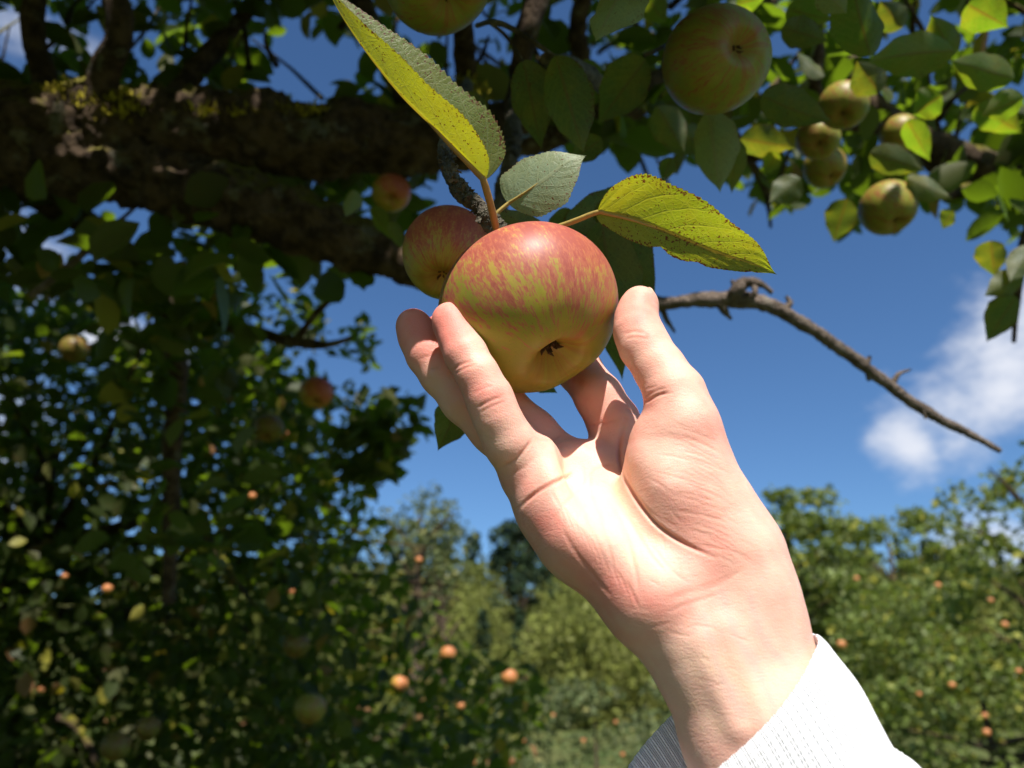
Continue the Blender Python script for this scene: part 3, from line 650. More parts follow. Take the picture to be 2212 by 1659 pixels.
for i, (b, t, d, w, m_, tl, sg) in enumerate(HL): hl(b, t, d, w, m_, tl, None, sg, 1.0, i)

# --- lower left apple tree
ltree = thing('apple_tree', 'bushy shaded apple tree filling the lower left, small sun flecks and apples among its leaves', 'tree', (-2.1, 3.4, 0))
lt = Geo(); lt.tube([(-2.1, 3.4, -.2), (-2.1, 3.4, .6), (-2.0, 3.35, 1.1), (-2.1, 3.3, 1.8), (-2.0, 3.2, 2.6)], [.16, .13, .11, .08, .04], 16, 8, .12, 12, 70)
lt.obj('trunk', M['bark'], ltree)
lb = Geo()
for i in range(70):
    a = random.uniform(0, 6.28); z = random.uniform(.6, 2.3); L = random.uniform(.8, 2.0); p0 = np.array([-2.05, 3.3, z]); dr = np.array([math.cos(a)*1.1, math.sin(a), random.uniform(-.2, .5)])
    p = [p0, p0+dr*L*.5+np.random.normal(size=3)*.08, p0+dr*L+np.random.normal(size=3)*.12+[0, 0, -.1]]
    lb.tube(p, [.03, .016, .004], 7, 6, .2, 30, i)
lb.obj('branches', M['bark'], ltree)
left_poly = [(-300, 620), (120, 600), (300, 640), (380, 690), (450, 640), (560, 620), (700, 625), (720, 700), (800, 700), (835, 740), (800, 800), (720, 770), (680, 780), (740, 840), (860, 830), (930, 880), (860, 920), (900, 990), (800, 1060), (830, 1160),
             (870, 1260), (900, 1310), (960, 1290), (930, 1360), (1010, 1400), (1090, 1430), (1200, 1480), (1180, 1560), (1120, 1640), (1150, 1800), (-300, 1800)]
lgaps = [(250, 600, 24, 14), (480, 610, 40, 16), (420, 590, 20, 12), (285, 690, 36, 20), (215, 735, 40, 16), (195, 795, 22, 12), (640, 770, 22, 10), (520, 690, 18, 9), (90, 740, 14, 12), (600, 590, 30, 20), (350, 720, 14, 20), (715, 740, 20, 12)]
inner = [(-300, 650), (500, 660), (640, 820), (700, 1000), (760, 1200), (700, 1400), (750, 1800), (-300, 1800)]
P3 = np.vstack([region(left_poly, 8000, 2.1, 4.2, 71, -.35, 2.4, lgaps), region([(-300, 560), (460, 580), (450, 860), (-300, 860)], 500, 2.0, 3.2, 77, -.3, 2.4, lgaps), region(inner, 11000, 2.4, 4.6, 72, -.7, 2.0, lgaps),
                region([(560, 1200), (900, 1330), (1010, 1400), (1180, 1480), (1180, 1560), (1120, 1660), (1000, 1800), (560, 1800)], 2600, 3.6, 4.8, 73, -.3, 2.2),
                region([(700, 850), (900, 860), (930, 900), (860, 960), (880, 1010), (780, 1080), (660, 1000)], 200, 2.0, 2.6, 74, -.3)])
P3 = P3[sun_lane(P3, -.03)]; q3 = w2px(P3); keep = np.ones(len(P3), bool)
for (x, y, d, rp) in [(968, 1412, 3.4, 26), (1100, 1463, 3.5, 26), (863, 1478, 3.3, 26), (670, 1530, 2.0, 24), (683, 848, 1.9, 22), (232, 1272, 2.2, 16), (545, 1072, 2.4, 14), (398, 905, 2.4, 14), (612, 938, 2.4, 14), (628, 1278, 2.4, 14), (250, 1612, 2.0, 22), (995, 1525, 3.6, 14), (1020, 1647, 3.6, 14), (1102, 1645, 3.6, 14), (845, 417, 1.1, 40)]:
    keep &= ~((np.hypot(q3[:, 0]-x, q3[:, 1]-y) < rp) & (q3[:, 2] < d+.05))
P3 = P3[keep]
e = rng.normal(size=(9000, 3)); e = e/np.linalg.norm(e, axis=1)[:, None]*rng.uniform(.35, 1, 9000)[:, None]**.5*np.array([1.9, 1.5, 1.15])+np.array([-2.3, 3.4, 1.75])
e = e[vnoise(e, 2.2, 8) > -.3]; qe = w2px(e); P3 = np.vstack([P3, e[(qe[:, 0] < -220)]])
V3, F3, A3 = scatter(P3, .062, 75, LT4, .3)
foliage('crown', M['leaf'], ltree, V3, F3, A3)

# --- apples
def apple_geo(R, H_=.86, seed=0, lop=.0, nu=64, nv=44):
    """profile revolved about local Z, calyx basin at +Z, stem cavity at -Z"""
    th = np.linspace(0, np.pi, nv)                     # 0 = calyx, pi = stem
    ph = np.linspace(0, 2*np.pi, nu, endpoint=False); T, P = np.meshgrid(th, ph, indexing='ij')
    r = np.sin(T)**.80; z = np.cos(T)*H_
    z = z - .28*np.exp(-(T/.18)**2) + .34*np.exp(-((np.pi-T)/.36)**2)
    w = 1+.035*np.cos(T)*-1.0                          # broader at the stem end
    rib = 1+.008*np.cos(5*P+seed)*np.exp(-((T-.55)/.5)**2)+.012*np.sin(2*P+seed)+.008*np.sin(3*P+1+seed)
    X = r*w*rib*np.cos(P); Y = r*w*rib*np.sin(P)
    z = z*(1+lop*np.cos(P+seed)*np.sin(T)) + .016*np.cos(5*P+seed)*np.exp(-((T-.42)/.22)**2)
    V = np.stack([X, Y, z], -1)*R
    i = np.arange(nv-1)[:, None]*nu; j = np.arange(nu)[None]; j2 = (j+1) % nu
    F = np.stack([i+j, i+nu+j, i+nu+j2, i+j2], -1).reshape(-1, 4)
    return V.reshape(-1, 3), F
def basis(zc, spin=0):
    """viewer-frame direction of the calyx end -> world rotation"""
    z = zc[0]*RIGHT+zc[1]*UP-zc[2]*FWD; z = z/np.linalg.norm(z)
    x = np.cross(UP, z); x /= np.linalg.norm(x); y = np.cross(z, x)
    c, s = math.cos(spin), math.sin(spin)
    return np.stack([x*c+y*s, -x*s+y*c, z], -1)
def apple(px_, py_, d, rpx, zc, mat, label, group='apples hanging on the trees', blush=(.2, .9, .3), seed=0, H_=.86, spin=0, detail=True, lop=.03, stem=None, pose=None):
    R = rpx/1659*d; loc = W(px_, py_, d); B_ = basis(zc, spin)
    root = thing('apple', label, 'apple', loc, group)
    V, F = apple_geo(R, H_, seed, lop, *( (96, 64) if detail == 2 else (40, 26) if detail else (20, 14)))
    Vw = V@B_.T
    bl = np.array(blush, float); bl /= np.linalg.norm(bl); bw = bl[0]*RIGHT+bl[1]*UP-bl[2]*FWD
    n = Vw/(np.linalg.norm(Vw, axis=1)[:, None]+1e-9); blv = np.clip(.5+.62*(n@bw)+.1*vnoise(n, 2.2, seed), 0, 1)
    # the mesh keeps its own frame (Z = calyx) so that the stripes follow the fruit; the parent turns it
    o = mesh('flesh', V, F, mat, root, True, {'blush': blv})
    from mathutils import Matrix
    root.rotation_euler = Matrix(B_.tolist()).to_euler()
    if detail:
        g_ = Geo(); rr = np.random.default_rng(seed)
        k0 = R*(H_-.28+.0)
        for k in range(9 if detail == 2 else 5):       # dried sepals in the basin
            a = k/(9 if detail == 2 else 5)*6.28+rr.uniform(-.3, .3); rb = R*.055
            p0 = np.array([math.cos(a)*rb, math.sin(a)*rb, k0]); t_ = np.array([math.cos(a)*rr.uniform(-.4, .9), math.sin(a)*rr.uniform(-.4, .9), 1.0])
            L = R*rr.uniform(.06, .12)
            g_.tube([p0, p0+t_*L*.6, p0+t_*L+np.array([-math.sin(a), math.cos(a), .3])*L*.3], [R*.028, R*.022, R*.004], 5, 3, .3, 300, k)
        mesh('calyx', np.vstack(g_.V), np.vstack(g_.F), M['calyx'], root)
        g_ = Geo(); g_.tube([np.array([0, 0, -.55*R]), np.array([.02*R, 0, -.85*R]), np.array([.1*R, .05*R, -1.15*R])], [R*.035, R*.03, R*.04], 7, 4, .1, 100)
        mesh('stem', np.vstack(g_.V), np.vstack(g_.F), M['twig'], root)
    return root
apple(1146, 670, .323, 197, (.36, -.74, .54), M['apple'], 'large red and yellow striped apple held between the fingers and thumb', 'apples hanging on the trees', (.1, .95, .1), 3, .79, .6, 2, .05)
apple(966, 548, .40, 97, (-.05, -.55, .62), M['apple_red'], 'dull red and green apple just behind the held apple on its left', blush=(.05, .95, .2), seed=5, H_=1.05, lop=.04)
apple(946, -48, .44, 118, (.3, -.7, .5), M['apple_green'], 'green apple cut off by the top edge above the folded leaf', blush=(0, 1, .1), seed=6)
apple(1547, 130, .50, 113, (.26, -.10, .95), M['apple_green'], 'green apple seen from below with its calyx towards the viewer, upper right', blush=(-.3, .8, .3), seed=7, H_=.95, lop=.05)
apple(1822, 228, .86, 52, (-.3, -.7, .6), M['apple_green'], 'pale pink topped apple half hidden by a dark leaf, upper right', blush=(.1, .9, .3), seed=8)
apple(1768, 300, .92, 46, (-.2, -.5, .7), M['apple_green'], 'green apple with a small pink patch below the pale pink apple', blush=(-.9, .3, .2), seed=9)
apple(1782, 362, .98, 46, (.2, -.7, .6), M['apple_green'], 'lowest yellow green apple in the cluster of three under the leaves', blush=(0, 1, .1), seed=10)
apple(1918, 450, .93, 60, (.15, -.75, .6), M['apple_green'], 'green apple hanging against blue sky at the canopy edge', blush=(-.3, .9, .1), seed=11)
apple(1945, 290, 1.05, 42, (.1, -.6, .6), M['apple_green'], 'shaded brownish apple among bright leaves near the right limb', blush=(-.2, .9, .3), seed=12)
apple(845, 417, 1.1, 42, (.1, -.5, .7), M['apple_red'], 'small yellow and pink apple below the thick limb', blush=(.6, .5, .3), seed=13)
apple(683, 848, 1.9, 36, (.1, -.6, .6), M['apple_red'], 'red and yellow apple at the right edge of the shaded tree', blush=(.7, .4, .3), seed=14)
apple(670, 1530, 2.0, 34, (.0, -.6, .6), M['apple_green'], 'yellow apple low in the shaded tree near the bottom edge', blush=(.9, .2, .3), seed=15)
apple(968, 1412, 3.4, 17, (.0, -.6, .6), M['apple_orange'], 'orange apple topmost of the three bright ones below the hand', blush=(.2, .9, .3), seed=16)
apple(1100, 1463, 3.5, 18, (.0, -.6, .6), M['apple_orange'], 'orange apple nearest the wrist of the three bright ones', blush=(.2, .9, .3), seed=17)
apple(863, 1478, 3.3, 19, (.0, -.6, .6), M['apple_orange'], 'red and orange apple leftmost of the three bright ones below the hand', blush=(.8, .5, .3), seed=18)
apple(250, 1612, 2.0, 32, (.0, -.6, .6), M['apple_dim'], 'dim yellow green apple in deep shade at the bottom left', blush=(.2, .9, .3), seed=19)
apple(320, 1572, 2.1, 26, (.0, -.6, .6), M['apple_dim'], 'dim green apple beside another in deep shade at the bottom left', blush=(.2, .9, .3), seed=24)
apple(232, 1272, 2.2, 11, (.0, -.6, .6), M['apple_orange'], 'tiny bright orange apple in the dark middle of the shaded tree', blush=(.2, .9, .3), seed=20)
apple(580, 925, 2.0, 32, (.0, -.6, .6), M['apple_dim'], 'dark green apple left of and below the red and yellow one', blush=(.2, .9, .3), seed=21)
apple(160, 755, 1.9, 30, (.0, -.6, .6), M['apple_dim'], 'dark green apple beside the bright sky gaps at far left', blush=(.2, .9, .3), seed=22)
apple(640, 1395, 2.2, 28, (.0, -.6, .6), M['apple_dim'], 'green apple above the low yellow one in the shaded tree', blush=(.2, .9, .3), seed=23)
for i, (x, y, rp, lab) in enumerate([(545, 1072, 9, 'small orange fleck of an apple beside pale leaf tips, middle of the shaded tree'), (398, 905, 9, 'small orange topped apple high in the dark interior of the shaded tree'),
        (612, 938, 11, 'small yellow and orange apple just right of the large dark green one'), (628, 1278, 8, 'small ochre apple halfway down the right half of the shaded tree'), (140, 1245, 7, 'tiny dim red apple left of the bright orange one'),
        (995, 1525, 9, 'small pale yellow apple directly below the topmost bright orange one'), (905, 1210, 8, 'tiny orange apple where the shaded tree meets the thin pale tree'), (90, 1490, 8, 'tiny rust coloured apple near the bottom left corner'),
        (1020, 1647, 9, 'reddish apple cut by the bottom edge, left one of two'), (1102, 1645, 10, 'reddish apple cut by the bottom edge, right one of two')]):
    apple(x, y, 2.4 if x < 700 else 3.6, rp, (0, -.6, .6), M['apple_orange'], lab, 'small far apples in the shaded tree', (.3, .8, .4), 30+i, detail=False)

# ---------------------------------------------------------------- far trees
def crown_points(c, rad, n, seed, ns=1.0, thr=-.2, shell=.45, clumps=90, tight=.17):
    """leaf positions gathered in boughs of foliage spread over an uneven crown"""
    r = np.random.default_rng(seed); v = r.normal(size=(clumps, 3)); v /= np.linalg.norm(v, axis=1)[:, None]
    q = r.uniform(shell, 1, clumps)**.6; lump = 1+.16*vnoise(v, 2.6, seed)
    cc = v*(q*lump)[:, None]; k = r.integers(0, clumps, n); g_ = r.normal(size=(n, 3)); g_ /= np.linalg.norm(g_, axis=1)[:, None]
    off = g_*(r.uniform(.3, 1, n)**.5*tight*r.uniform(.7, 1.3, clumps)[k])[:, None]*np.array([1.15, 1.15, .8])
    P = (cc[k]+off)*np.array(rad)+np.array(c); return P[vnoise(P, ns*3, seed+2) > thr-.3]
def far_tree(px_, py_, d, rad, n, leaf, mat, label, group, seed, ns=1.0, thr=-.2, name='tree', tpl=LT4, flat=.2, shell=.45):
    c = W(px_, py_, d); gz = float(ground_z(c[0], c[1])); root = thing(name, label, 'tree', (c[0], c[1], gz), group)
    g_ = Geo(); h = max(.5, c[2]-gz); tr = .035*h+.05
    g_.tube([(c[0], c[1], gz-.3), (c[0]+.02*h, c[1], gz+h*.4), (c[0], c[1], gz+h*.8), (c[0], c[1], c[2]+rad[2]*.6)], [tr, tr*.75, tr*.5, tr*.12], 10, 4, .1, 2, seed)
    for k in range(14):
        a = k*2.4; z = gz+h*(.45+.04*k); g_.tube([(c[0], c[1], z), (c[0]+math.cos(a)*rad[0]*.4, c[1]+math.sin(a)*rad[1]*.4, z+h*.12), (c[0]+math.cos(a)*rad[0]*.75, c[1]+math.sin(a)*rad[1]*.75, z+h*.2)], [tr*.4, tr*.22, tr*.05], 6, 3, .1, 2, k)
    g_.obj('trunk', M['bark'], root)
    P = crown_points(c, rad, n, seed, ns, thr, shell)
    V, F, A = scatter(P, leaf, seed, tpl, flat); foliage('crown', mat, root, V, F, A)
    return root, c
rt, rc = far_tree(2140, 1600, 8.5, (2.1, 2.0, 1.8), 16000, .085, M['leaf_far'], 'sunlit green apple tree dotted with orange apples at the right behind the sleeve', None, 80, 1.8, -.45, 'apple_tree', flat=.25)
far_tree(2260, 1120, 8.0, (1.1, 1.0, .75), 2600, .085, M['leaf_far'], 'loose leafy treetop at the right edge in front of a white cloud', None, 81, 2.4, .0, 'apple_tree')
far_tree(1290, 1690, 11, (3.0, 2.4, 1.5), 17000, .085, M['leaf_grey'], 'grey green apple tree with tiny orange apples at the bottom centre left of the sleeve', None, 82, 1.5, -.4, 'apple_tree')
far_tree(1705, 1225, 36, (3.6, 3, 3.4), 5200, .34, M['leaf_far'], 'rounded dark green tree just right of the wrist on the skyline', None, 83, .8, -.3)
far_tree(1930, 1235, 42, (4.6, 4, 3.6), 5600, .36, M['leaf_far'], 'rounded green tree in the middle right of the skyline', None, 84, .8, -.3)
far_tree(905, 1175, 24, (1.6, 1.5, 2.1), 2400, .17, M['leaf_grey'], 'thin pale tree against the sky beside the shaded apple tree', None, 85, 1.6, -.05, shell=.1)
far_tree(955, 1200, 30, (1.2, 1.2, 2.4), 900, .2, M['leaf_grey'], 'wispy tall treetop right of the thin pale tree', None, 86, 1.4, .0, shell=.1)
far_tree(1125, 1200, 55, (2.6, 2.6, 4.2), 4200, .34, M['leaf_conifer'], 'lone dark tree rising above the wood left of the hand', None, 87, 1.0, -.15, shell=.1)
# small apples on the right and centre trees
r = np.random.default_rng(90)
spots = [(1817, 1392, 10, 'orange apple just right of the cuff corner'), (1856, 1526, 7, 'orange apple beside the outer edge of the sleeve, below the cuff corner'), (2056, 1480, 8, 'orange apple in the centre of the sunlit right tree'),
         (2130, 1582, 9, 'reddish orange apple lowest on the sunlit right tree'), (2127, 1546, 7, 'orange apple right above the lowest reddish one'), (2026, 1265, 7, 'orange apple at the top edge of the sunlit right tree'),
         (2170, 1350, 8, 'orange apple beside the right edge of the photo, the larger of a loose pair'), (2140, 1297, 6, 'small orange apple up and left of its larger neighbour by the right edge'),
         (1985, 1500, 6, 'small dull apple between the sleeve and the central orange apple'), (2200, 1450, 7, 'orange apple touching the right edge of the photo'), (1850, 1250, 6, 'small orange apple on the shaded upper left shoulder of the right tree')]
for x, y, rp, lab in spots:
    apple(x, y, 6.75+abs(x-2120)/420*1.2, rp, (0, -.6, .6), M['apple_orange'], lab, 'orange apples on the sunlit right tree', (.2, .8, .4), int(x), detail=False)
for k, (x, y, rp, lab) in enumerate([(1130, 1600, 5, 'tiny ochre apple at the far left of the grey green tree'), (1195, 1545, 4.5, 'tiny ochre apple highest on the grey green tree'), (1260, 1600, 5, 'tiny ochre apple in the middle of the grey green tree'),
        (1330, 1560, 4.5, 'tiny ochre apple on the grey green tree closest to the wrist'), (1345, 1630, 5, 'tiny ochre apple on the grey green tree just left of the inner cuff')]):
    apple(x, y, 9.0+abs(x-1300)/300*.9, rp, (0, -.6, .6), M['apple_orange'], lab, 'tiny apples on the grey green tree', (.2, .8, .4), 200+k, detail=False)
# wood on the hillside
r = np.random.default_rng(95); VV, FF, AA, off = [], [], [], 0
VC, FC, AC, offc = [], [], [], 0
base_trees = []
for k in range(6):
    P = crown_points((0, 0, 0), (1, 1, 1.25), 950, 300+k, 2.4, -.5, .55)
    base_trees.append(scatter(P, .125, 310+k, LT4, .25))
con = []
for k in range(3):
    n = 420; h = r.uniform(0, 1, n); a = r.uniform(0, 6.28, n); rad = (1-h)*.42*(1+.3*np.sin(h*40)); P = np.stack([np.cos(a)*rad, np.sin(a)*rad, h*2.6-1], -1)
    con.append(scatter(P, .16, 320+k, LT4, .2))
for i in range(560):
    y = r.uniform(38, 160); x = r.uniform(-.55, .95)*y*.9; s = r.uniform(1.6, 3.0)*(.8+y/200)
    z = float(ground_z(x, y))
    crest = y > 120
    if r.uniform() < (.6 if crest else .08):
        V, F, A = con[r.integers(3)]; a = r.uniform(0, 6.28); c, sn = math.cos(a), math.sin(a); s *= (1.15 if crest else .85)
        VC.append((V@np.array([[c, sn, 0], [-sn, c, 0], [0, 0, 1]]))*s+[x, y, z+s*.9]); FC.append(F+offc); AC.append(A*.85); offc += len(V)
    else:
        V, F, A = base_trees[r.integers(6)]; a = r.uniform(0, 6.28); c, sn = math.cos(a), math.sin(a)
        VV.append((V@np.array([[c, sn, 0], [-sn, c, 0], [0, 0, 1]]))*s+[x, y, z+s*1.0]); FF.append(F+off); AA.append(np.clip(A*.7+r.uniform(0, .28), 0, 1)); off += len(V)
o = mesh('woodland', np.vstack(VV), np.vstack(FF), M['leaf_wood'], None, True, {'rnd': np.concatenate(AA)}); tag(o, 'yellow green wood covering the hillside behind the hand', 'woodland', kind='stuff')
o = mesh('conifer_woodland', np.vstack(VC), np.vstack(FC), M['leaf_conifer'], None, True, {'rnd': np.concatenate(AC)}); tag(o, 'dark conifers scattered through the wood and along its crest', 'woodland', kind='stuff')

# ---------------------------------------------------------------- the hand: one implicit surface, meshed
def seg(P, a, b, ra, rb, ax=None, flat=1.0):
    if ax is not None:                                 # flattened along axis ax
        ax = np.asarray(ax, float)/np.linalg.norm(ax); k = 1/flat-1
        P = P + (P@ax)[:, None]*ax*k; a = a+(a@ax)*ax*k; b = b+(b@ax)*ax*k
    ba = b-a; L = ba@ba; t = np.clip(((P-a)@ba)/max(L, 1e-12), 0, 1)
    d = np.linalg.norm(P-a-t[:, None]*ba, axis=1)-(ra+(rb-ra)*t)
    return d*(flat if ax is not None else 1.0) if flat < 1 else d
def smin(a, b, k):
    h = np.maximum(k-np.abs(a-b), 0)/k; return np.minimum(a, b)-h*h*k*.25
def chain(P, pts, k):
    D = None
    for p, q in zip(pts[:-1], pts[1:]):
        d = seg(P, H(*p[:3]), H(*q[:3]), p[3], q[3]); D = d if D is None else smin(D, d, k)
    return D
# px, py, depth, radius
PINKY = [(1138, 1015, .2935, .0105), (1100, 955, .2895, .0093), (1074, 903, .2880, .0084), (1057, 860, .2885, .0084), (1032, 810, .2900, .0076), (1006, 765, .2940, .0077), (990, 732, .2990, .0071), (975, 698, .3030, .0069), (971, 690, .3040, .0065)]
RING = [(1150, 1000, .3080, .0115), (1070, 925, .3130, .0103), (1005, 862, .3150, .0098), (955, 808, .3180, .0088), (925, 765, .3210, .0088), (905, 728, .3240, .0081), (893, 704, .3250, .0074)]
MIDDLE = [(1225, 1015, .3320, .0118), (1150, 936, .3350, .0104), (1080, 868, .3370, .0098), (1018, 795, .3430, .0088), (975, 735, .3440, .0086), (955, 712, .3420, .0076)]
INDEX = [(1356, 990, .3350, .0128), (1325, 912, .3390, .0112), (1294, 858, .3410, .0103), (1250, 798, .3580, .0102), (1215, 730, .3690, .0092), (1180, 675, .3770, .0088), (1150, 620, .3790, .0076)]
THUMB = [(1480, 922, .2830, .0120), (1458, 852, .2880, .0109), (1425, 797, .2940, .0094), (1392, 748, .3000, .0094), (1378, 716, .3045, .0090), (1374, 688, .3090, .0080), (1380, 662, .3115, .0070), (1383, 655, .3120, .0066)]
PALM = [  # a, b, ra, rb
    ((1175, 1025, .2960), (1260, 1150, .2830), .0150, .0175),   # little finger side
    ((1215, 1090, .2900), (1412, 1280, .2740), .0165, .0190),   # hypothenar
    ((1210, 1018, .3250), (1400, 1200, .2870), .0115, .0168),
    ((1250, 1020, .3300), (1450, 1200, .2900), .0120, .0180),
    ((1355, 1005, .3320), (1480, 1190, .2890), .0130, .0180),
    ((1165, 1032, .3060), (1345, 1008, .3400), .0108, .0115),    # knuckle row
    ((1450, 962, .2872), (1448, 1060, .2840), .0152, .0192),    # thenar
    ((1448, 1060, .2840), (1515, 1200, .2775), .0192, .0180),
    ((1480, 918, .2840), (1540, 1120, .2800), .0114, .0148),
    ((1545, 1120, .2800), (1595, 1260, .2740), .0150, .0160),
    ((1428, 1290, .2740), (1505, 1400, .2690), .0185, .0165),
    ((1590, 1200, .2770), (1620, 1330, .2720), .0170, .0175),
    ((1480, 1250, .2800), (1560, 1400, .2700), .0185, .0190)]
ARM = [((1505, 1395, .2680), (1600, 1600, .2590), .0158, .0172), ((1612, 1320, .2700), (1690, 1560, .2580), .0166, .0190), ((1550, 1390, .2680), (1640, 1600, .2580), .0180, .0215),
       ((1600, 1600, .2590), (1750, 1900, .2430), .0172, .0220), ((1700, 1560, .2570), (1860, 1880, .2400), .0205, .0250)]
def sdf(P):
    D = None
    for a, b, ra, rb in PALM+ARM:
        d = seg(P, H(*a), H(*b), ra, rb); D = d if D is None else smin(D, d, .0075)
    # tendons of the wrist
    for a, b in [((1565, 1360, .2535), (1655, 1570, .2405)), ((1520, 1390, .2535), (1595, 1570, .2425))]:
        D = smin(D, seg(P, H(*a), H(*b), .0006, .0010), .007)
    # hollow of the palm
    D = -smin(-D, seg(P, H(1335, 1085, .2590), H(1245, 985, .3020), .0100, .0105), .011)
    hand = D
    out = None
    for ch, k in ((PINKY, .006), (RING, .005), (MIDDLE, .005), (INDEX, .006), (THUMB, .005)):
        f = chain(P, ch, .0035); q = smin(D, f, k); out = q if out is None else smin(out, q, .0008)
    nail = seg(P, H(1400, 640, .3150), H(1409, 670, .3140), .0040, .0042, (.92, -.1, .38), .32)
    out = smin(out, nail, .0006)
    return out
def surface_nets(f, lo, hi, h, cs=5):
    lo = np.array(lo); hi = np.array(hi); nc = np.ceil((hi-lo)/(h*cs)).astype(int); n = nc*cs+1
    cc = [lo[k]+(np.arange(nc[k])+.5)*h*cs for k in range(3)]
    CX = np.stack(np.meshgrid(*cc, indexing='ij'), -1).reshape(-1, 3)
    cd_ = np.concatenate([f(CX[i:i+200000]) for i in range(0, len(CX), 200000)]).reshape(nc)
    act = np.abs(cd_) < h*cs*1.6
    G = np.full(n, .02, np.float32)
    up = np.repeat(np.repeat(np.repeat(np.sign(cd_).astype(np.float32)*.02, cs, 0), cs, 1), cs, 2); G[:-1, :-1, :-1] = up; del up
    pm = np.zeros(n, bool); a2 = np.repeat(np.repeat(np.repeat(act, cs, 0), cs, 1), cs, 2)
    for dx in (0, 1):
        for dy in (0, 1):
            for dz in (0, 1): pm[dx:dx+a2.shape[0], dy:dy+a2.shape[1], dz:dz+a2.shape[2]] |= a2
    I = np.argwhere(pm); vals = np.empty(len(I), np.float32)
    for i in range(0, len(I), 200000): vals[i:i+200000] = f(lo+I[i:i+200000]*h)
    G[pm] = vals
    S = G < 0
    c = np.zeros(np.array(n)-1, np.int8)
    for dx in (0, 1):
        for dy in (0, 1):
            for dz in (0, 1): c += S[dx:n[0]-1+dx, dy:n[1]-1+dy, dz:n[2]-1+dz]
    cell = np.argwhere((c > 0) & (c < 8)); cid = np.full(c.shape, -1, np.int32); cid[tuple(cell.T)] = np.arange(len(cell))
    acc = np.zeros((len(cell), 3)); cnt = np.zeros(len(cell))
    cor = [(x, y, z) for x in (0, 1) for y in (0, 1) for z in (0, 1)]
    for a in cor:
        for k in range(3):
            if a[k]: continue
            b = list(a); b[k] = 1; ga = G[tuple((cell+a).T)]; gb = G[tuple((cell+b).T)]; m_ = (ga < 0) != (gb < 0)
            t = np.where(m_, ga/np.where(m_, ga-gb, 1), 0); p = np.array(a, float)+np.zeros((len(cell), 3)); p[:, k] += t
            acc[m_] += p[m_]; cnt += m_
    V = lo+(cell+acc/cnt[:, None])*h
    Fs = []
    for k in range(3):
        sa = [slice(None)]*3; sb = [slice(None)]*3; sa[k] = slice(0, -1); sb[k] = slice(1, None)
        A_, B_ = S[tuple(sa)], S[tuple(sb)]; e = np.argwhere(A_ != B_); u_, v_ = (k+1) % 3, (k+2) % 3
        e = e[(e[:, u_] > 0) & (e[:, v_] > 0) & (e[:, u_] < n[u_]-1) & (e[:, v_] < n[v_]-1)]
        inside = S[tuple(e.T)]
        q = []
        for du, dv in ((0, 0), (1, 0), (1, 1), (0, 1)):
            t = e.copy(); t[:, u_] -= du; t[:, v_] -= dv; q.append(cid[tuple(t.T)])
        q = np.stack(q, -1); q = np.where(inside[:, None], q, q[:, ::-1]); Fs.append(q)
    F = np.vstack(Fs); F = F[(F >= 0).all(1)]
    return V, F
Vh, Fh = surface_nets(sdf, (-.058, -.205, .195), (.125, .052, .405), .00056)
# vertex normals in the viewer frame
def vnormals(V, F):
    fn = np.cross(V[F[:, 2]]-V[F[:, 0]], V[F[:, 3]]-V[F[:, 1]]); N = np.zeros_like(V)
    for k in range(4): np.add.at(N, F[:, k], fn)
    return N/(np.linalg.norm(N, axis=1)[:, None]+1e-12)
def relax(V, F, it):
    for _ in range(it):
        S_ = np.zeros_like(V); c = np.zeros(len(V))
        for k in range(4):
            np.add.at(S_, F[:, k], V[F[:, (k+1) % 4]]+V[F[:, (k-1) % 4]]); np.add.at(c, F[:, k], 2)
        V = V*.4+S_/c[:, None]*.6
    return V
Vh = relax(Vh, Fh, 3)
Nh = vnormals(Vh, Fh)
if (Nh*(Vh-Vh.mean(0))).sum() < 0: Fh = Fh[:, ::-1]; Nh = -Nh
hx = 1106+Vh[:, 0]/Vh[:, 2]*1659; hy = 829.5-Vh[:, 1]/Vh[:, 2]*1659
front = np.clip(-Nh[:, 2]*2.2+.15, 0, 1)
def curve_dist(pts, n=14):
    C = catmull([(a, b, 0) for a, b in pts], n)[:, :2]; best = np.full(len(hx), 1e9); tt = np.zeros(len(hx))
    for i, (p, q) in enumerate(zip(C[:-1], C[1:])):
        d = q-p; L = d@d+1e-9; t = np.clip(((hx-p[0])*d[0]+(hy-p[1])*d[1])/L, 0, 1)
        dist = np.hypot(hx-p[0]-t*d[0], hy-p[1]-t*d[1]); m_ = dist < best; best[m_] = dist[m_]; tt[m_] = (i+t[m_])/(len(C)-1)
    return best, tt
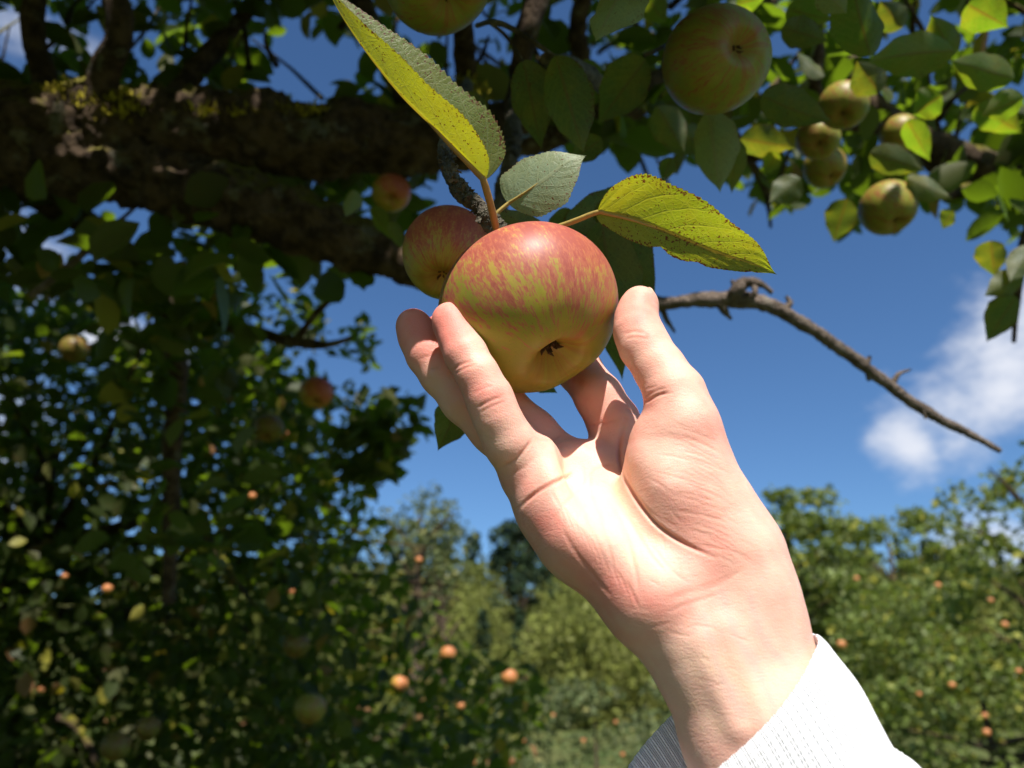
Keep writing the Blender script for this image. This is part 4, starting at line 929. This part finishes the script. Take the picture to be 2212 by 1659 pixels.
CRE = [  # points, depth mm, width px, colour
    ([(1352, 905), (1338, 960), (1345, 1020), (1375, 1080), (1420, 1135), (1480, 1175), (1545, 1205)], 2.3, 5.0, .9),      # life line
    ([(1368, 925), (1350, 985), (1362, 1045), (1400, 1100), (1460, 1145)], .35, 3, .3),
    ([(1120, 1100), (1150, 1070), (1190, 1045), (1225, 1030), (1240, 1020)], 1.7, 4.5, .85),    # heart line
    ([(1255, 1000), (1262, 1035), (1250, 1060), (1210, 1100), (1195, 1130)], .35, 4, .25),
    ([(1330, 1000), (1290, 1010), (1262, 1035)], .5, 4, .35),
    ([(1278, 1010), (1275, 1060), (1300, 1120), (1320, 1200), (1330, 1260)], .45, 4, .25),
    ([(1210, 1130), (1235, 1180), (1280, 1240), (1330, 1300)], .4, 5, .2), ([(1260, 1100), (1290, 1170), (1320, 1250)], .35, 4, .2), ([(1310, 1080), (1350, 1150), (1372, 1230), (1380, 1280)], .5, 5, .2),
    ([(1350, 1110), (1400, 1190), (1440, 1240)], .45, 5, .2), ([(1400, 1170), (1450, 1230), (1490, 1262)], .35, 4, .2),
    ([(1390, 872), (1405, 862), (1425, 852), (1450, 848)], 1.1, 4, .7), ([(1392, 858), (1415, 845), (1440, 838)], .5, 3.5, .4), ([(1396, 840), (1420, 834)], .3, 3, .3),   # thumb base
    ([(1345, 722), (1370, 716), (1398, 720)], .45, 4, .35), ([(1348, 732), (1372, 728), (1400, 732)], .3, 3, .3),
    ([(976, 800), (996, 787), (1022, 779)], .6, 3.5, .45), ([(980, 809), (1002, 796), (1026, 788)], .4, 3, .3), ([(1030, 882), (1054, 868), (1086, 856)], .7, 3.5, .5), ([(1036, 892), (1062, 878), (1094, 866)], .4, 3, .3), ([(1018, 852), (1042, 840), (1070, 832)], .25, 3, .15),
    ([(1080, 1012), (1110, 995), (1135, 970), (1150, 948)], .8, 4, .55), ([(1095, 1030), (1130, 1010), (1160, 985)], .3, 4, .25),
    ([(930, 800), (950, 792)], .4, 4, .3), ([(905, 775), (930, 768), (945, 762)], .35, 4, .3),
    ([(1425, 1300), (1480, 1282), (1550, 1262), (1590, 1232)], .35, 9, .22), ([(1500, 1268), (1560, 1258), (1610, 1225)], .35, 4, .2), ([(1440, 1322), (1500, 1300), (1570, 1278)], .3, 5, .15),
    ([(1255, 920), (1300, 915), (1340, 905)], .4, 4, .3), ([(1350, 880), (1365, 890), (1385, 892)], .4, 4, .3), ([(1150, 950), (1190, 950), (1215, 935)], .4, 4, .3)]
rl = np.random.default_rng(12)
for k in range(34):                                    # fine lines fanning over the ball of the thumb
    y = 900+k*8+rl.uniform(-5, 5); t0 = rl.uniform(0, .45); t1 = rl.uniform(.6, 1.0); sl_ = rl.uniform(.75, 1.25)
    full = np.array([(1372+k*2.0, y+3*math.sin(k*2.1)), (1440+k*2.4, y+12*sl_+5*math.sin(k)), (1500+k*2.8, y+36*sl_+4*math.sin(k*1.7)), (1562+k*2.6, y+74*sl_)])
    ts = np.linspace(t0, t1, 4)*3; CRE.append(([tuple(np.array([np.interp(q, range(4), full[:, c]) for c in (0, 1)])) for q in ts], rl.uniform(.10, .34), rl.uniform(2.0, 3.4), rl.uniform(.08, .26)))
for k in range(40):                                    # crossing prints on palm and wrist
    x, y = rl.uniform(1180, 1600), rl.uniform(1030, 1500)
    if not (1100+(y-1000)*.62+60 < x < 1500+(y-900)*.42-20): continue
    a = rl.uniform(-.5, .5)+(.9 if y < 1250 else .15); L = rl.uniform(20, 60); CRE.append(([(x, y), (x+L*.5*math.cos(a)+2, y+L*.5*math.sin(a)), (x+L*math.cos(a), y+L*math.sin(a))], rl.uniform(.12, .3), 2.6, .14))
for k in range(9):
    y = 1060+k*24; x = 1190+k*20; CRE.append(([(x, y), (x+18, y+34), (x+30, y+64)], .35, 3, .15))
crease = np.zeros(len(Vh)); dep = np.zeros(len(Vh))
for pts, dm, wpx, colr in CRE:
    sel = front > 0
    b, t = curve_dist(pts, 6); fade = np.clip(np.sin(np.pi*np.clip(t, .03, .97))*1.6, 0, 1)
    e = np.exp(-(b/wpx)**2)*fade*front; dep = np.maximum(dep, e*dm*.55e-3); crease = np.maximum(crease, e*colr)
    dep -= np.exp(-((b-wpx*2.2)/(wpx*1.4))**2)*fade*front*dm*.05e-3
# soft pads between the creases
dep -= front*(.0004*np.exp(-((hx-1450)/60)**2-((hy-1010)/80)**2))
Vh = Vh-Nh*dep[:, None]
def blob(x, y, sx, sy, rot=0):
    c, s_ = math.cos(rot), math.sin(rot); u = (hx-x)*c+(hy-y)*s_; v = -(hx-x)*s_+(hy-y)*c; return np.exp(-(u/sx)**2-(v/sy)**2)
red = (.9*blob(890, 705, 60, 70)+.85*blob(965, 700, 50, 60)+.8*blob(1380, 670, 50, 60)+.3*blob(1050, 860, 60, 40)+.6*blob(1165, 1110, 60, 45, .9)+.55*blob(1230, 1190, 45, 90, -.7)+.8*blob(1400, 1290, 110, 50, .25)+.45*blob(1020, 840, 110, 40, 1)
       +.4*blob(1250, 850, 120, 100)+.45*blob(1520, 1220, 90, 60, .3)+.35*blob(1450, 1090, 90, 90)+.5*blob(1130, 1040, 60, 30)+.3*blob(1560, 900, 60, 90)+.5*blob(1385, 870, 30, 30)+.25*blob(1290, 1230, 60, 60)
       -.8*blob(1270, 1060, 90, 65, .8)-.8*blob(1375, 1170, 55, 120, -.7)-.25*blob(1600, 1500, 160, 160)-.2*blob(1500, 1010, 60, 60)) + .20*vnoise(Vh, 90, 4)+.14*vnoise(Vh, 260, 6)+.16
vein = np.zeros(len(Vh))
for pts in ([(1560, 1280), (1590, 1370), (1640, 1450), (1680, 1560)], [(1620, 1290), (1650, 1380), (1700, 1440)], [(1520, 1330), (1550, 1440), (1600, 1540)]):
    b, t = curve_dist(pts, 6); vein = np.maximum(vein, np.exp(-(b/11)**2)*front)
spot = blob(1398, 724, 5, 5); crease = np.maximum(crease, spot)
nail = np.clip((.0016-seg(Vh, H(1400, 640, .3150), H(1409, 670, .3140), .0040, .0042, (.92, -.1, .38), .32)-.0008)/.0006, 0, 1)*(Nh[:, 0] > .3)
person = mesh('person', c2w(Vh), Fh, M['skin'], None, True, {'red': red, 'crease': np.clip(crease, 0, 1), 'nail': nail, 'vein': vein})
tag(person, 'bare right hand and wrist reaching up from a white sleeve to hold an apple', 'person')

# --- sleeve: loose ribbed cuff and arm of a white knit
def sleeve():
    nt_ = 240; rings = []; a = np.linspace(0, 2*np.pi, nt_, endpoint=False)
    rim = [(1777, 1383, .256), (1764, 1420, .244), (1727, 1490, .2345), (1670, 1560, .2290), (1600, 1628, .2270), (1520, 1695, .2290), (1440, 1750, .2370), (1370, 1770, .2510), (1333, 1735, .2680),
           (1348, 1680, .2800), (1398, 1608, .2880), (1460, 1545, .2920), (1560, 1470, .2930), (1660, 1412, .2870), (1742, 1376, .2720)]
    C = np.array([H(*p) for p in rim]); K = len(C); Q = catmull(np.vstack([C[-2:], C, C[:3]]), 40)[80:80+K*40]
    ti = np.linspace(0, K*40, nt_, endpoint=False); C = np.stack([np.interp(ti, np.arange(K*40+1), np.append(Q[:, k], Q[0, k])) for k in range(3)], -1)
    c0 = C.mean(0); S_ = H(1750, 1690, .246)-H(1640, 1500, .258); S_ = S_/np.linalg.norm(S_)
    R = []
    for along, sc_ in [(.040, .80), (.022, .84), (.008, .915), (.002, .955), (-.0010, .985), (.0010, 1.018), (.005, 1.032), (.014, 1.04), (.026, 1.035), (.036, 1.015), (.0385, 1.03), (.041, 1.06), (.048, 1.10), (.08, 1.15), (.14, 1.24), (.24, 1.4)]:
        R.append(c0+S_*along+(C-c0)*sc_)
    R = np.array(R); m0 = len(R)
    # refine along the length
    sub = 7; RR = []
    flat = R.reshape(m0, -1); Q = catmull(flat, sub) if False else None
    for i in range(m0-1):
        for t in np.linspace(0, 1, sub, endpoint=False):
            p0, p1, p2, p3 = R[max(i-1, 0)], R[i], R[i+1], R[min(i+2, m0-1)]
            RR.append(.5*((2*p1)+(-p0+p2)*t+(2*p0-5*p1+4*p2-p3)*t*t+(-p0+3*p1-3*p2+p3)*t**3))
    RR.append(R[-1]); RR = np.array(RR); m1 = len(RR)
    ctr = RR.mean(1, keepdims=True); nn = RR-ctr; nn /= np.linalg.norm(nn, axis=2, keepdims=True)
    lp = np.linspace(0, 1, m1)[:, None]
    RR = RR+nn*(.00035*np.sin(a*nt_/4)[None]*(lp < .72))[:, :, None]*1.0+nn*(.0009*vnoise(RR.reshape(-1, 3), 60, 3).reshape(m1, nt_))[:, :, None]
    V = RR.reshape(-1, 3)
    leng = np.concatenate([[0], np.cumsum(np.linalg.norm(np.diff(RR, axis=0), axis=2).mean(1))])
    UVs = np.stack(np.broadcast_arrays((a/(2*np.pi))[None, :], (leng/leng[-1])[:, None]), -1).reshape(-1, 2)
    i = np.arange(m1-1)[:, None]*nt_; j = np.arange(nt_)[None]; j2 = (j+1) % nt_
    F = np.stack([i+j, i+j2, i+nt_+j2, i+nt_+j], -1).reshape(-1, 4)
    o = mesh('sleeve', c2w(V), F, M['knit'], person, True, None, UVs)
    o['label'] = 'white ribbed knit cuff and sleeve'
sleeve()
